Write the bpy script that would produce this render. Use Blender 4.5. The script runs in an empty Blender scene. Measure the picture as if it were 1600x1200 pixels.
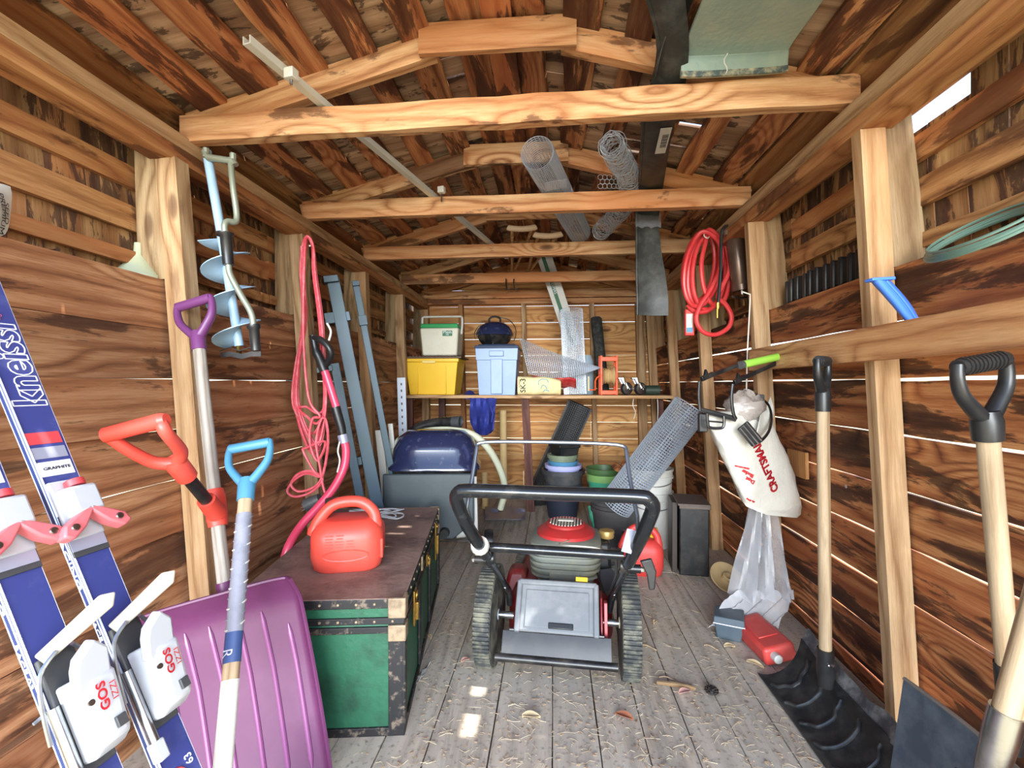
import bpy, bmesh, math, random
from mathutils import Vector, Matrix
from mathutils.bvhtree import BVHTree
from math import sin, cos, pi, radians, sqrt
random.seed(7)
S = bpy.context.scene
COL = S.collection
# ---------------------------------------------------------------- camera, light, exposure
F_PX, TH, EYE = 740.0, 0.0855, 1.08
cd = bpy.data.cameras.new('camera'); cam = bpy.data.objects.new('camera', cd); COL.objects.link(cam)
cd.sensor_width = 36; cd.lens = F_PX/1600*36; cd.clip_start = .02
cam.location = (0, 0, EYE); cam.rotation_euler = (pi/2, 0, TH)
S.camera = cam
wd = bpy.data.worlds.new('sky'); S.world = wd; wd.use_nodes = True
wn = wd.node_tree.nodes; sky = wn.new('ShaderNodeTexSky'); sky.sky_type = 'NISHITA'
sky.sun_disc = False; sky.sun_elevation = radians(50); sky.sun_rotation = radians(110); sky.air_density = 1.0; sky.dust_density = 1.5
wd.node_tree.links.new(sky.outputs[0], wn['Background'].inputs[0]); wn['Background'].inputs[1].default_value = .5
sl = bpy.data.lights.new('sun', 'SUN'); sl.energy = 9; sl.angle = radians(.55); sl.color = (1, .95, .86)
so = bpy.data.objects.new('sun', sl); COL.objects.link(so)
so.rotation_euler = Vector((-.59, .02, -.807)).to_track_quat('-Z', 'Y').to_euler()
# daylight that comes in through the open door behind the camera
al = bpy.data.lights.new('door_daylight', 'AREA'); al.shape = 'RECTANGLE'; al.size = 9.0; al.size_y = 5.6; al.energy = 3400; al.color = (.93, .97, 1)
ao = bpy.data.objects.new('door_daylight', al); COL.objects.link(ao)
ao.location = (-.1, -12, 2.9); ao.rotation_euler = (radians(87), 0, 0)
S.view_settings.view_transform = 'Standard'; S.view_settings.look = 'None'
S.view_settings.gamma = 1; S.view_settings.use_curve_mapping = False; S.view_settings.exposure = .5
S.cycles.max_bounces = 10; S.cycles.diffuse_bounces = 6; S.cycles.transparent_max_bounces = 24

# ---------------------------------------------------------------- helpers
CT, ST = cos(TH), sin(TH)
FW, RT, UP = Vector((-ST, CT, 0)), Vector((CT, ST, 0)), Vector((0, 0, 1))
def P(u, v, zc=None, X=None, Y=None, Z=None):
    """a point of the room on the sight line (u, v), at a depth or on a plane"""
    D = FW + RT*((u-800)/F_PX) + UP*((600-v)/F_PX); C = Vector((0, 0, EYE))
    t = zc if zc is not None else X/D.x if X is not None else Y/D.y if Y is not None else (Z-EYE)/D.z
    return C + D*t
V = lambda *a: Vector(a)
def srgb(r, g, b):
    f = lambda c: c/12.92 if c <= .04045 else ((c+.055)/1.055)**2.4
    return (f(r/255), f(g/255), f(b/255), 1)
def frame(o, x, z):
    """matrix with local X along x, local Z close to z"""
    x = Vector(x).normalized(); y = Vector(z).cross(x).normalized(); z = x.cross(y)
    m = Matrix((x, y, z)).transposed().to_4x4(); m.translation = o
    return m
def spl(pts, n=8, closed=False):
    pts = [Vector(p) for p in pts]; out = []; N = len(pts)
    for i in range(N if closed else N-1):
        if closed: a, b, c, d = pts[i-1], pts[i], pts[(i+1) % N], pts[(i+2) % N]
        else: a, b, c, d = pts[max(i-1, 0)], pts[i], pts[i+1], pts[min(i+2, N-1)]
        for k in range(n):
            t = k/n
            out.append(.5*((2*b)+(c-a)*t+(2*a-5*b+4*c-d)*t*t+(3*b-a-3*c+d)*t**3))
    if not closed: out.append(pts[-1])
    return out
ORG = {}
def link(o): COL.objects.link(o); return o
class MB:
    def __init__(s): s.v = []; s.f = []
    def add(s, v, f, M=None):
        b = len(s.v); s.v += [(M @ Vector(p)) if M else Vector(p) for p in v]; s.f += [tuple(b+i for i in q) for q in f]; return s
    def box(s, c, sz, M=None, top=1.0, topy=None):
        topy = top if topy is None else topy
        x, y, z = sz[0]/2, sz[1]/2, sz[2]/2; c = Vector(c)
        v = [c+V(-x, -y, -z), c+V(x, -y, -z), c+V(x, y, -z), c+V(-x, y, -z), c+V(-x*top, -y*topy, z), c+V(x*top, -y*topy, z), c+V(x*top, y*topy, z), c+V(-x*top, y*topy, z)]
        return s.add(v, [(3, 2, 1, 0), (4, 5, 6, 7), (0, 1, 5, 4), (1, 2, 6, 5), (2, 3, 7, 6), (3, 0, 4, 7)], M)
    def bar(s, p, q, w, h, up=(0, 0, 1)):
        p, q = Vector(p), Vector(q); M = frame((p+q)/2, q-p, up)
        return s.box((0, 0, 0), ((q-p).length, w, h), M)
    def tube(s, pts, r, n=8, closed=False, caps=True, tw=None):
        pts = [Vector(p) for p in pts]; N = len(pts); b = len(s.v)
        t0 = (pts[1]-pts[0]).normalized(); up = Vector((0, 0, 1)) if abs(t0.z) < .9 else Vector((1, 0, 0))
        nx = t0.cross(up).normalized(); pt = t0
        for i in range(N):
            if closed: t = (pts[(i+1) % N]-pts[i-1])
            else: t = pts[min(i+1, N-1)]-pts[max(i-1, 0)]
            t = t.normalized() if t.length > 1e-9 else pt
            q = pt.rotation_difference(t); nx = (q @ nx); nx = (nx - t*nx.dot(t)).normalized(); pt = t
            ny = t.cross(nx); rr = r[i] if hasattr(r, '__len__') else r
            for k in range(n):
                a = 2*pi*k/n+(tw or 0); s.v.append(pts[i]+(nx*cos(a)+ny*sin(a))*rr)
        for i in range(N if closed else N-1):
            j = (i+1) % N
            for k in range(n):
                l = (k+1) % n; s.f.append((b+i*n+k, b+i*n+l, b+j*n+l, b+j*n+k))
        if caps and not closed:
            s.f.append(tuple(b+k for k in reversed(range(n)))); s.f.append(tuple(b+(N-1)*n+k for k in range(n)))
        return s
    def lathe(s, prof, n=24, M=None, cap0=True, cap1=True):
        v = []; f = []
        for r, z in prof:
            for k in range(n): v.append((r*cos(2*pi*k/n), r*sin(2*pi*k/n), z))
        for i in range(len(prof)-1):
            for k in range(n):
                l = (k+1) % n; f.append((i*n+k, i*n+l, (i+1)*n+l, (i+1)*n+k))
        if cap0: f.append(tuple(reversed(range(n))))
        if cap1: f.append(tuple((len(prof)-1)*n+k for k in range(n)))
        return s.add(v, f, M)
    def loft(s, secs, M=None, caps=True):
        n = len(secs[0]); v = [p for q in secs for p in q]; f = []
        for i in range(len(secs)-1):
            for k in range(n):
                l = (k+1) % n; f.append((i*n+k, i*n+l, (i+1)*n+l, (i+1)*n+k))
        if caps: f += [tuple(reversed(range(n))), tuple((len(secs)-1)*n+k for k in range(n))]
        return s.add(v, f, M)
    def prism(s, poly, d, M=None):
        """outline in local XY, thickness d along local Z"""
        return s.loft([[(x, y, -d/2) for x, y in poly], [(x, y, d/2) for x, y in poly]], M)
    def sheet(s, g, t):
        """grid of points rows x columns, thickened by t"""
        R, C = len(g), len(g[0]); g = [[Vector(p) for p in r] for r in g]; up = []; 
        for i in range(R):
            for j in range(C):
                a = g[min(i+1, R-1)][j]-g[max(i-1, 0)][j]; b = g[i][min(j+1, C-1)]-g[i][max(j-1, 0)]
                nn = a.cross(b); nn = nn.normalized() if nn.length > 1e-9 else V(0, 0, 1); up.append(nn*t)
        v = [g[i][j]+up[i*C+j]*.5 for i in range(R) for j in range(C)]+[g[i][j]-up[i*C+j]*.5 for i in range(R) for j in range(C)]
        o = R*C; f = []
        for i in range(R-1):
            for j in range(C-1):
                q = (i*C+j, i*C+j+1, (i+1)*C+j+1, (i+1)*C+j); f.append(q); f.append(tuple(o+k for k in reversed(q)))
        for i in range(R-1):
            for j in (0, C-1): f.append((i*C+j, (i+1)*C+j, o+(i+1)*C+j, o+i*C+j))
        for j in range(C-1):
            for i in (0, R-1): f.append((i*C+j, o+i*C+j, o+i*C+j+1, i*C+j+1))
        return s.add(v, f)
    def build(s, name, mat, parent=None, bevel=0, ang=38, seg=2):
        if parent is not None: o0 = ORG[parent.name]
        else:
            xs = [p.x for p in s.v]; ys = [p.y for p in s.v]; zs = [p.z for p in s.v]
            o0 = V((min(xs)+max(xs))/2, (min(ys)+max(ys))/2, min(zs))
        me = bpy.data.meshes.new(name); me.from_pydata([p-o0 for p in s.v], [], s.f)
        bm = bmesh.new(); bm.from_mesh(me); bmesh.ops.recalc_face_normals(bm, faces=bm.faces); bm.to_mesh(me); bm.free()
        if ang: me.shade_smooth(); me.set_sharp_from_angle(angle=radians(ang))
        me.materials.append(mat)
        o = link(bpy.data.objects.new(name, me)); ORG[o.name] = o0
        if parent is not None: o.parent = parent
        else: o.location = o0
        if bevel:
            m = o.modifiers.new('b', 'BEVEL'); m.width = bevel; m.segments = seg; m.limit_method = 'ANGLE'; m.angle_limit = radians(40)
        return o
def tag(o, label=None, cat=None, group=None, kind=None):
    if label: o['label'] = label
    if cat: o['category'] = cat
    if group: o['group'] = group
    if kind: o['kind'] = kind
    return o
def thing(name, label, cat, loc, group=None):
    o = link(bpy.data.objects.new(name, None)); o.location = loc; o.empty_display_size = .05; ORG[o.name] = Vector(loc)
    return tag(o, label, cat, group)
def copy_tree(o, parent=None):
    c = o.copy(); COL.objects.link(c); ORG[c.name] = ORG[o.name]
    if parent is not None: c.parent = parent
    for ch in list(o.children): copy_tree(ch, c)
    return c
def flat_on(surf, M, ex=.05, ey=.02, off=.004):
    """frame that lies flat on a surface, near M"""
    bv = BVHTree.FromPolygons(surf.v, surf.f); nz = M.col[2].to_3d().normalized(); x = M.col[0].to_3d(); y = M.col[1].to_3d(); c = M.translation
    h = [bv.ray_cast(p+nz*.5, -nz)[0] or p for p in (c-x*ex, c+x*ex, c-y*ey, c+y*ey)]
    n = (h[1]-h[0]).cross(h[3]-h[2]).normalized()
    return frame((h[0]+h[1]+h[2]+h[3])/4+n*off, h[1]-h[0], n)
def text(body, size, M, mat, parent, name='lettering', depth=.0012, sx=1.0, surf=None, shear=0, bold=0, ol=0):
    """flat print as a thin mesh; local X is the reading direction, local Z faces the reader; surf wraps it on a mesh"""
    cu = bpy.data.curves.new(name, 'FONT'); cu.body = body; cu.size = size; cu.extrude = depth/2; cu.align_x = 'CENTER'; cu.align_y = 'CENTER'
    cu.shear = shear; cu.offset = bold; cu.resolution_u = 3
    t = link(bpy.data.objects.new('t', cu)); bpy.context.view_layer.update()
    me = bpy.data.meshes.new_from_object(t.evaluated_get(bpy.context.evaluated_depsgraph_get()))
    bpy.data.objects.remove(t); bpy.data.curves.remove(cu)
    if ol:
        bm = bmesh.new(); bm.from_mesh(me); bm.faces.ensure_lookup_table()
        bmesh.ops.remove_doubles(bm, verts=bm.verts, dist=1e-6)
        es = [e for e in bm.edges if len(e.link_faces) == 2 and abs(e.link_faces[0].normal.z) > .9 and abs(e.link_faces[1].normal.z) < .1 or len(e.link_faces) == 2 and abs(e.link_faces[1].normal.z) > .9 and abs(e.link_faces[0].normal.z) < .1]
        mb = MB()
        for e in es:
            a, b = e.verts[0].co, e.verts[1].co
            if a.z > 0 and (b-a).length > 1e-5: mb.bar(V(a.x*sx, a.y, 0), V(b.x*sx, b.y, 0), ol, depth)
        bm.free(); mb.v = [M @ p for p in mb.v]
        bpy.data.meshes.remove(me)
        return mb.build(name, mat, parent, ang=0)
    mb = MB(); mb.add([M @ V(p.co.x*sx, p.co.y, p.co.z+depth) for p in me.vertices], [tuple(p.vertices) for p in me.polygons])
    if surf:
        bv = BVHTree.FromPolygons(surf.v, surf.f); nz = M.col[2].to_3d().normalized()
        for i, p in enumerate(mb.v):
            h = bv.ray_cast(p+nz*.5, -nz)
            if h[0] is not None: mb.v[i] = h[0]+nz*.004
    bpy.data.meshes.remove(me)
    return mb.build(name, mat, parent, ang=0)
# ---------------------------------------------------------------- materials
def nodes(m):
    m.use_nodes = True; nt = m.node_tree; b = nt.nodes['Principled BSDF']
    N = lambda t, **k: (lambda n: ([setattr(n, a, x) for a, x in k.items()], n)[1])(nt.nodes.new(t))
    L = lambda a, b_: nt.links.new(a, b_)
    return nt, b, N, L
def ramp(N, stops, interp='LINEAR'):
    r = N('ShaderNodeValToRGB'); r.color_ramp.interpolation = interp
    e = r.color_ramp.elements
    while len(e) < len(stops): e.new(.5)
    for k, (p, c) in enumerate(stops): e[k].position = p; e[k].color = c if hasattr(c, '__len__') else (c, c, c, 1)
    return r
def mat(name, c, rough=.5, metal=0, dirt=None, damt=.5, dscale=6, bump=0, bscale=80, spec=.5, coat=0, alpha=1, trans=0, dlo=.45, dhi=.7):
    m = bpy.data.materials.new(name); nt, b, N, L = nodes(m); c = srgb(*c)
    b.inputs['Base Color'].default_value = c; b.inputs['Roughness'].default_value = rough; b.inputs['Metallic'].default_value = metal
    b.inputs['Specular IOR Level'].default_value = spec; b.inputs['Coat Weight'].default_value = coat
    b.inputs['Alpha'].default_value = alpha; b.inputs['Transmission Weight'].default_value = trans
    tc = N('ShaderNodeTexCoord')
    if dirt:
        n = N('ShaderNodeTexNoise'); n.inputs['Scale'].default_value = dscale; n.inputs['Detail'].default_value = 7; n.inputs['Roughness'].default_value = .65
        L(tc.outputs['Object'], n.inputs[0]); r = ramp(N, [(dlo, 0), (dhi, damt)]); L(n.outputs[0], r.inputs[0])
        mx = N('ShaderNodeMix', data_type='RGBA'); mx.inputs[6].default_value = c; mx.inputs[7].default_value = srgb(*dirt)
        L(r.outputs[0], mx.inputs[0]); L(mx.outputs[2], b.inputs['Base Color'])
    if bump:
        n = N('ShaderNodeTexNoise'); n.inputs['Scale'].default_value = bscale; n.inputs['Detail'].default_value = 4
        L(tc.outputs['Object'], n.inputs[0]); bp = N('ShaderNodeBump'); bp.inputs['Strength'].default_value = bump; bp.inputs['Distance'].default_value = .01
        L(n.outputs[0], bp.inputs['Height']); L(bp.outputs[0], b.inputs['Normal'])
    return m
def wood(name, light, mid, dark, stain, amt=.8, slo=.5, shi=.56, red=None, redamt=.5, rough=.78, knots=1, dust=None, ring=16, var=.35, sscale=(1.5, 9, 9)):
    """grain along local X; per-object offset; knots, growth rings, burnt-looking stains"""
    m = bpy.data.materials.new(name); nt, b, N, L = nodes(m)
    b.inputs['Roughness'].default_value = rough; b.inputs['Specular IOR Level'].default_value = .3
    tc = N('ShaderNodeTexCoord'); oi = N('ShaderNodeObjectInfo')
    mul = N('ShaderNodeVectorMath', operation='SCALE'); mul.inputs[0].default_value = (37, 23, 51); L(oi.outputs['Random'], mul.inputs[3])
    ad = N('ShaderNodeVectorMath', operation='ADD'); L(tc.outputs['Object'], ad.inputs[0]); L(mul.outputs[0], ad.inputs[1])
    def scaled(sc):
        n = N('ShaderNodeVectorMath', operation='MULTIPLY'); n.inputs[1].default_value = sc; L(ad.outputs[0], n.inputs[0]); return n.outputs[0]
    def noise(sc, det=4, rg=.55, dist=0):
        n = N('ShaderNodeTexNoise'); n.inputs['Scale'].default_value = 1; n.inputs['Detail'].default_value = det; n.inputs['Roughness'].default_value = rg; n.inputs['Distortion'].default_value = dist
        L(scaled(sc), n.inputs['Vector']); return n.outputs[0]
    def math_(op, a, c):
        n = N('ShaderNodeMath', operation=op)
        for k, x in ((0, a), (1, c)):
            if isinstance(x, (int, float)): n.inputs[k].default_value = x
            else: L(x, n.inputs[k])
        return n.outputs[0]
    def mix(f, a, c):
        n = N('ShaderNodeMix', data_type='RGBA')
        for k, x in ((0, f), (6, a), (7, c)):
            if isinstance(x, tuple): n.inputs[k].default_value = x
            elif isinstance(x, (int, float)): n.inputs[k].default_value = x
            else: L(x, n.inputs[k])
        return n.outputs[2]
    vo = N('ShaderNodeTexVoronoi'); vo.inputs['Scale'].default_value = 1; L(scaled((1.5, 4.2, 4.2)), vo.inputs['Vector'])
    kd = vo.outputs['Distance']
    kn = N('ShaderNodeMapRange', interpolation_type='SMOOTHSTEP'); kn.inputs[1].default_value = .0; kn.inputs[2].default_value = .42; kn.inputs[3].default_value = 1; kn.inputs[4].default_value = 0; L(kd, kn.inputs[0])
    low = noise((1.3, 6, 6), 2)
    sx = N('ShaderNodeSeparateXYZ'); L(ad.outputs[0], sx.inputs[0])
    base = math_('ADD', math_('MULTIPLY', math_('ADD', sx.outputs[1], sx.outputs[2]), ring), math_('ADD', math_('MULTIPLY', low, 2.6), math_('MULTIPLY', kn.outputs[0], 3.2*knots)))
    saw = math_('POWER', math_('MULTIPLY', math_('PINGPONG', base, .5), 2), 2.2)
    fib = noise((9, 190, 190), 4, .7)
    stk = noise((3.2, 40, 40), 7, .7, .35)
    amt_ = noise((1.0, 4, 4), 2)
    g = math_('ADD', math_('MULTIPLY', math_('MULTIPLY', saw, amt_), .55), math_('ADD', math_('MULTIPLY', fib, .42), math_('MULTIPLY', stk, .58)))
    rp = ramp(N, [(.44, srgb(*light)), (.58, srgb(*mid)), (.80, srgb(*dark))]); L(g, rp.inputs[0])
    colr = rp.outputs[0]
    if red:
        rr = ramp(N, [(.42, 0), (.66, redamt)]); L(noise((.8, 3.6, 3.6), 4), rr.inputs[0]); colr = mix(rr.outputs[0], colr, srgb(*red))
    if knots:
        kk = ramp(N, [(.03, .9), (.075, .6), (.10, 0)]); L(kd, kk.inputs[0]); colr = mix(kk.outputs[0], colr, srgb(74, 42, 22))
    st = ramp(N, [(slo, 0), (slo+(shi-slo)*.45, amt*.85), (shi+.06, amt)]); L(noise(sscale, 8, .66, .5), st.inputs[0]); colr = mix(st.outputs[0], colr, srgb(*stain))
    hv = N('ShaderNodeHueSaturation'); hv.inputs['Saturation'].default_value = .95; L(colr, hv.inputs['Color'])
    vr = N('ShaderNodeMapRange'); L(oi.outputs['Random'], vr.inputs[0]); vr.inputs[3].default_value = 1-var; vr.inputs[4].default_value = 1+var*.6; L(vr.outputs[0], hv.inputs['Value'])
    colr = hv.outputs[0]
    if dust:
        geo = N('ShaderNodeNewGeometry'); dn = N('ShaderNodeTexNoise'); dn.inputs['Scale'].default_value = 2.2; dn.inputs['Detail'].default_value = 9; dn.inputs['Roughness'].default_value = .7; L(geo.outputs['Position'], dn.inputs[0])
        dr = ramp(N, [(.36, .35), (.62, .9)]); L(dn.outputs[0], dr.inputs[0]); colr = mix(dr.outputs[0], colr, srgb(*dust))
        d2 = N('ShaderNodeTexNoise'); d2.inputs['Scale'].default_value = 60; d2.inputs['Detail'].default_value = 4; L(geo.outputs['Position'], d2.inputs[0])
        d3 = ramp(N, [(.55, 0), (.75, .6)]); L(d2.outputs[0], d3.inputs[0]); colr = mix(d3.outputs[0], colr, srgb(62, 50, 42))
    L(colr, b.inputs['Base Color'])
    bp = N('ShaderNodeBump'); bp.inputs['Strength'].default_value = .35; bp.inputs['Distance'].default_value = .004; L(g, bp.inputs['Height']); L(bp.outputs[0], b.inputs['Normal'])
    return m
W_BEAM = wood('wood_tie_beam', (214, 172, 124), (196, 146, 96), (150, 98, 56), (74, 40, 22), .8, .56, .63, (190, 116, 58), .8, knots=1, var=.12, sscale=(1.4, 5, 5))
W_STUD = wood('wood_stud', (188, 156, 116), (170, 136, 96), (134, 98, 62), (104, 70, 42), .5, .60, .72, (182, 126, 72), .5, var=.15, knots=.35)
W_GREY = wood('wood_weathered_post', (176, 150, 112), (156, 128, 90), (122, 94, 62), (84, 70, 52), .6, .54, .66, (150, 106, 62), .5, var=.2, knots=.35)
W_LEFT = wood('wood_left_board', (204, 154, 108), (172, 116, 73), (120, 76, 46), (64, 40, 30), .82, .565, .64, (152, 90, 50), .65, var=.36)
W_RIGHT = wood('wood_right_board', (212, 148, 86), (178, 108, 54), (116, 62, 30), (48, 26, 18), .92, .50, .58, (170, 88, 36), .75, var=.28)
W_GIRT = wood('wood_girt', (186, 140, 86), (164, 114, 64), (124, 80, 42), (66, 34, 18), .8, .57, .66, (160, 86, 38), .7, var=.25)
W_PURL = wood('wood_purlin', (204, 146, 92), (170, 108, 62), (118, 68, 38), (60, 28, 18), .88, .51, .57, (176, 98, 50), .7, var=.3, sscale=(1.7, 9, 9))
W_SHAKE = wood('wood_shake', (204, 172, 138), (178, 146, 114), (140, 108, 80), (48, 32, 28), .82, .55, .59, (130, 84, 54), .6, knots=0, var=.35, ring=10, sscale=(7, 13, 13))
W_WSHAKE = wood('wood_wall_shake', (186, 148, 98), (160, 120, 74), (118, 82, 48), (58, 36, 34), .85, .50, .56, (156, 92, 46), .6, knots=0, var=.3, ring=10, sscale=(4.5, 16, 16))
W_BACK = wood('wood_back_board', (222, 172, 104), (202, 146, 82), (164, 108, 56), (96, 54, 26), .7, .59, .70, (186, 116, 56), .6, var=.22)
W_FLOOR = wood('wood_floor_board', (206, 186, 162), (180, 158, 134), (136, 112, 92), (70, 56, 46), .7, .55, .68, None, dust=(190, 184, 170), knots=0, var=.15)
W_DARK = wood('wood_dark_red', (104, 66, 56), (88, 52, 44), (68, 40, 34), (50, 30, 26), .5, knots=0, var=.1)
W_SHAFT = wood('wood_tool_shaft', (184, 162, 130), (168, 144, 112), (142, 116, 84), (130, 110, 84), .5, .6, .75, None, knots=0, var=.08, ring=40, rough=.6)
W_SHAFTG = wood('wood_grey_shaft', (172, 166, 156), (156, 148, 138), (128, 118, 106), (120, 104, 88), .5, .6, .72, None, knots=0, var=.05, ring=40, rough=.6)
def plank(name, parent, M, l, w, t, m, wav=0, nseg=8, kind=None):
    """one board: length along local X, width local Y, thickness local Z, slightly wavy edges"""
    n = nseg if wav else 1
    e1 = [random.uniform(-wav, wav) for _ in range(n+1)]; e2 = [random.uniform(-wav, wav) for _ in range(n+1)]
    v = []; f = []
    for i in range(n+1):
        x = -l/2+l*i/n
        v += [(x, -w/2+e1[i], -t/2), (x, w/2+e2[i], -t/2), (x, w/2+e2[i], t/2), (x, -w/2+e1[i], t/2)]
    for i in range(n):
        a, b = i*4, i*4+4
        for k in range(4):
            q = (k+1) % 4; f.append((a+k, b+k, b+q, a+q))
    f += [(0, 1, 2, 3), (n*4+3, n*4+2, n*4+1, n*4)]
    me = bpy.data.meshes.new(name); me.from_pydata(v, [], f); me.materials.append(m)
    bm = bmesh.new(); bm.from_mesh(me); bmesh.ops.recalc_face_normals(bm, faces=bm.faces); bm.to_mesh(me); bm.free()
    o = link(bpy.data.objects.new(name, me))
    if parent is not None:
        o.parent = parent; o.matrix_local = Matrix.Translation(-ORG[parent.name]) @ M
    else: o.matrix_world = M
    ORG[o.name] = M.translation.copy()
    return o
def stick(name, parent, p, q, w, t, m, up=(0, 0, 1), wav=0, nseg=8):
    """plank from p to q; w is measured across `up`, t along it"""
    p, q = Vector(p), Vector(q)
    return plank(name, parent, frame((p+q)/2, q-p, up), (q-p).length, w, t, m, wav, nseg)
# ---------------------------------------------------------------- the shed
ZP = 1.955                                     # top of the wall plates
Y0, Y1 = .36, 4.93
BAYS = [1.545, 2.375, 3.205, 4.035]            # studs
TR = [.776, 1.606, 2.436, 3.266, 4.096, 4.84]  # trusses
def lean_l(Y): return max(0, .085-.075*(Y-1.5)/3.4) if Y > 1.5 else .085
def xl(z, Y): return -1.295-0.0+lean_l(Y)*(ZP-z)     # room side of the left studs (the shed has racked sideways)
def xr(z, Y): return .925+.056*(ZP-z)
def struct(name):
    o = link(bpy.data.objects.new(name, None)); ORG[o.name] = V(0, 0, 0); o['kind'] = 'structure'; return o
# ground outside
g = MB(); g.sheet([[V(-30+60*j/4, -30+60*i/4, -.16) for j in range(5)] for i in range(5)], .02)
gm = mat('dry_ground', (176, 164, 132), .95, dirt=(120, 120, 84), dscale=.8, damt=.8)
tag(g.build('outside_ground', gm), kind='structure')
floor = struct('floor')
x = -1.30; k = 0
while x < 1.2:
    w = random.choice((.14, .14, .185, .14))
    ys = [Y0, random.uniform(1.2, 3.6), Y1+.02]
    for a, b in zip(ys, ys[1:]):
        stick('floorboard', floor, (x+w/2, a, -.012), (x+w/2, b-.003, -.012), w-.004, .024+random.uniform(-.0012, .0012), W_FLOOR, wav=.0012)
    x += w
wl, wr, wb = struct('wall_left'), struct('wall_right'), struct('wall_back')
ROWS = [.064+.172*k for k in range(-1, 8)]+[1.44]
def side(wall, fx, sg, boards, gap):
    """sg: outward direction (-1 left, +1 right)"""
    cuts = [Y0]+BAYS+[Y1]
    for r in range(len(ROWS)-1):
        z0, z1 = ROWS[r], ROWS[r+1]
        js = sorted(random.sample([2.375, 3.205, 4.035], 1))
        if r in (4, 6): js = [1.545]+js
        js = sorted(set([Y0]+[j+.02 for j in js]+[Y1]))
        for a, b in zip(js, js[1:]):
            gp = random.uniform(*gap)
            zc_ = (z0+z1)/2; zz0, zz1 = z0+gp/2, z1-gp/2
            off = .085+random.uniform(0, .004)
            pa = V(fx(zc_, a)+sg*off, a, (zz0+zz1)/2+random.uniform(-.002, .002)); pb = V(fx(zc_, b)+sg*off, b-.003, (zz0+zz1)/2+random.uniform(-.002, .002))
            nrm = V(-sg, 0, -sg*(fx(z1, a)-fx(z0, a))/(z1-z0)*-1)
            plank('board', wall, frame((pa+pb)/2, pb-pa, nrm), (pb-pa).length, zz1-zz0, .021 if sg < 0 else .013, boards, .0022, 12)
    # ledge on top of the lower boards
    for a, b in zip(cuts, cuts[1:]):
        stick('ledge', wall, (fx(1.44, a)+sg*.15, a, 1.428), (fx(1.44, b)+sg*.15, b-.004, 1.428), .12, .02, W_GREY)
    for y in BAYS+[Y1-.06]:
        p, q = V(fx(0, y)+sg*.036, y, 0), V(fx(ZP-.1, y)+sg*.036, y, ZP-.1)
        stick('stud', wall, p, q, .072, .062 if sg < 0 else .045, W_STUD, up=(0, 1, 0))
        p, q = V(fx(1.44, y)+sg*.125, y+.01, 1.44), V(fx(ZP-.02, y)+sg*.10, y+.01, ZP-.01)
        stick('post', wall, p, q, .10, .07 if sg < 0 else .05, W_GREY, up=(0, 1, 0))
    # wall plate in two layers
    for z, w in ((ZP-.025, .10), (ZP-.075, .09)):
        stick('top_plate', wall, (fx(z, Y0)+sg*.05, Y0, z), (fx(z, Y1)+sg*.05, Y1, z), w, .049, W_GIRT if z < ZP-.03 else W_STUD, wav=.003, nseg=14)
    # girts and the shakes behind them
    for z, h, o_ in ((1.515, .045, .175), (1.66, .085, .175), (1.80, .075, .18), (1.968, .06, .18)):
        for a, b in ((Y0, 2.3), (2.3, Y1)):
            stick('girt', wall, (fx(z, a)+sg*o_, a, z-(.024 if sg > 0 and z > 1.9 else 0)+random.uniform(-.01, .01)*(z < 1.9)), (fx(z, b)+sg*o_, b, z-(.024 if sg > 0 and z > 1.9 else 0)+random.uniform(-.01, .01)*(z < 1.9)), .022, h, W_GIRT, wav=.003, nseg=10)
    for (z0, z1, ex) in ((1.36, 1.73, 0), (1.69, 2.03, -.012)):
        y = Y0
        while y < Y1:
            w = random.uniform(.10, .19); top = z1+random.uniform(-.01, .01)
            if sg > 0 and z1 > 1.9 and 1.36 < y+w/2 < 1.66: top = 1.868
            xa = fx(z0, y)+sg*(.205+ex+random.uniform(0, .006))
            xb = fx(z1, y)+sg*(.205-ex-.004)
            gp = .009 if random.random() < .07 else .0015
            stick('shake', wall, (xa, y+w/2, z0), (xa+(xb-xa)*(top-z0)/(z1-z0), y+w/2, top), w-gp, .010, W_WSHAKE, up=(1, 0, 0))
            y += w
side(wl, xl, -1, W_LEFT, (.0006, .0022))
side(wr, xr, 1, W_RIGHT, (.003, .0085))
# rail across the right studs
stick('rail', wr, (xr(1.2, 1)-.022, Y0, 1.207), (xr(1.2, 2)-.022, 2.33, 1.192), .04, .098, wood('wood_rail', (214, 166, 112), (190, 138, 86), (128, 72, 40), (120, 66, 34), .5, .62, .75, (190, 128, 72), .5, var=.02, ring=22), wav=.002)
stick('patch', wr, P(1246, 704, X=1.052), P(1247, 744, X=1.054), .15, .014, W_BACK, up=(1, 0, 0))
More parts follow.
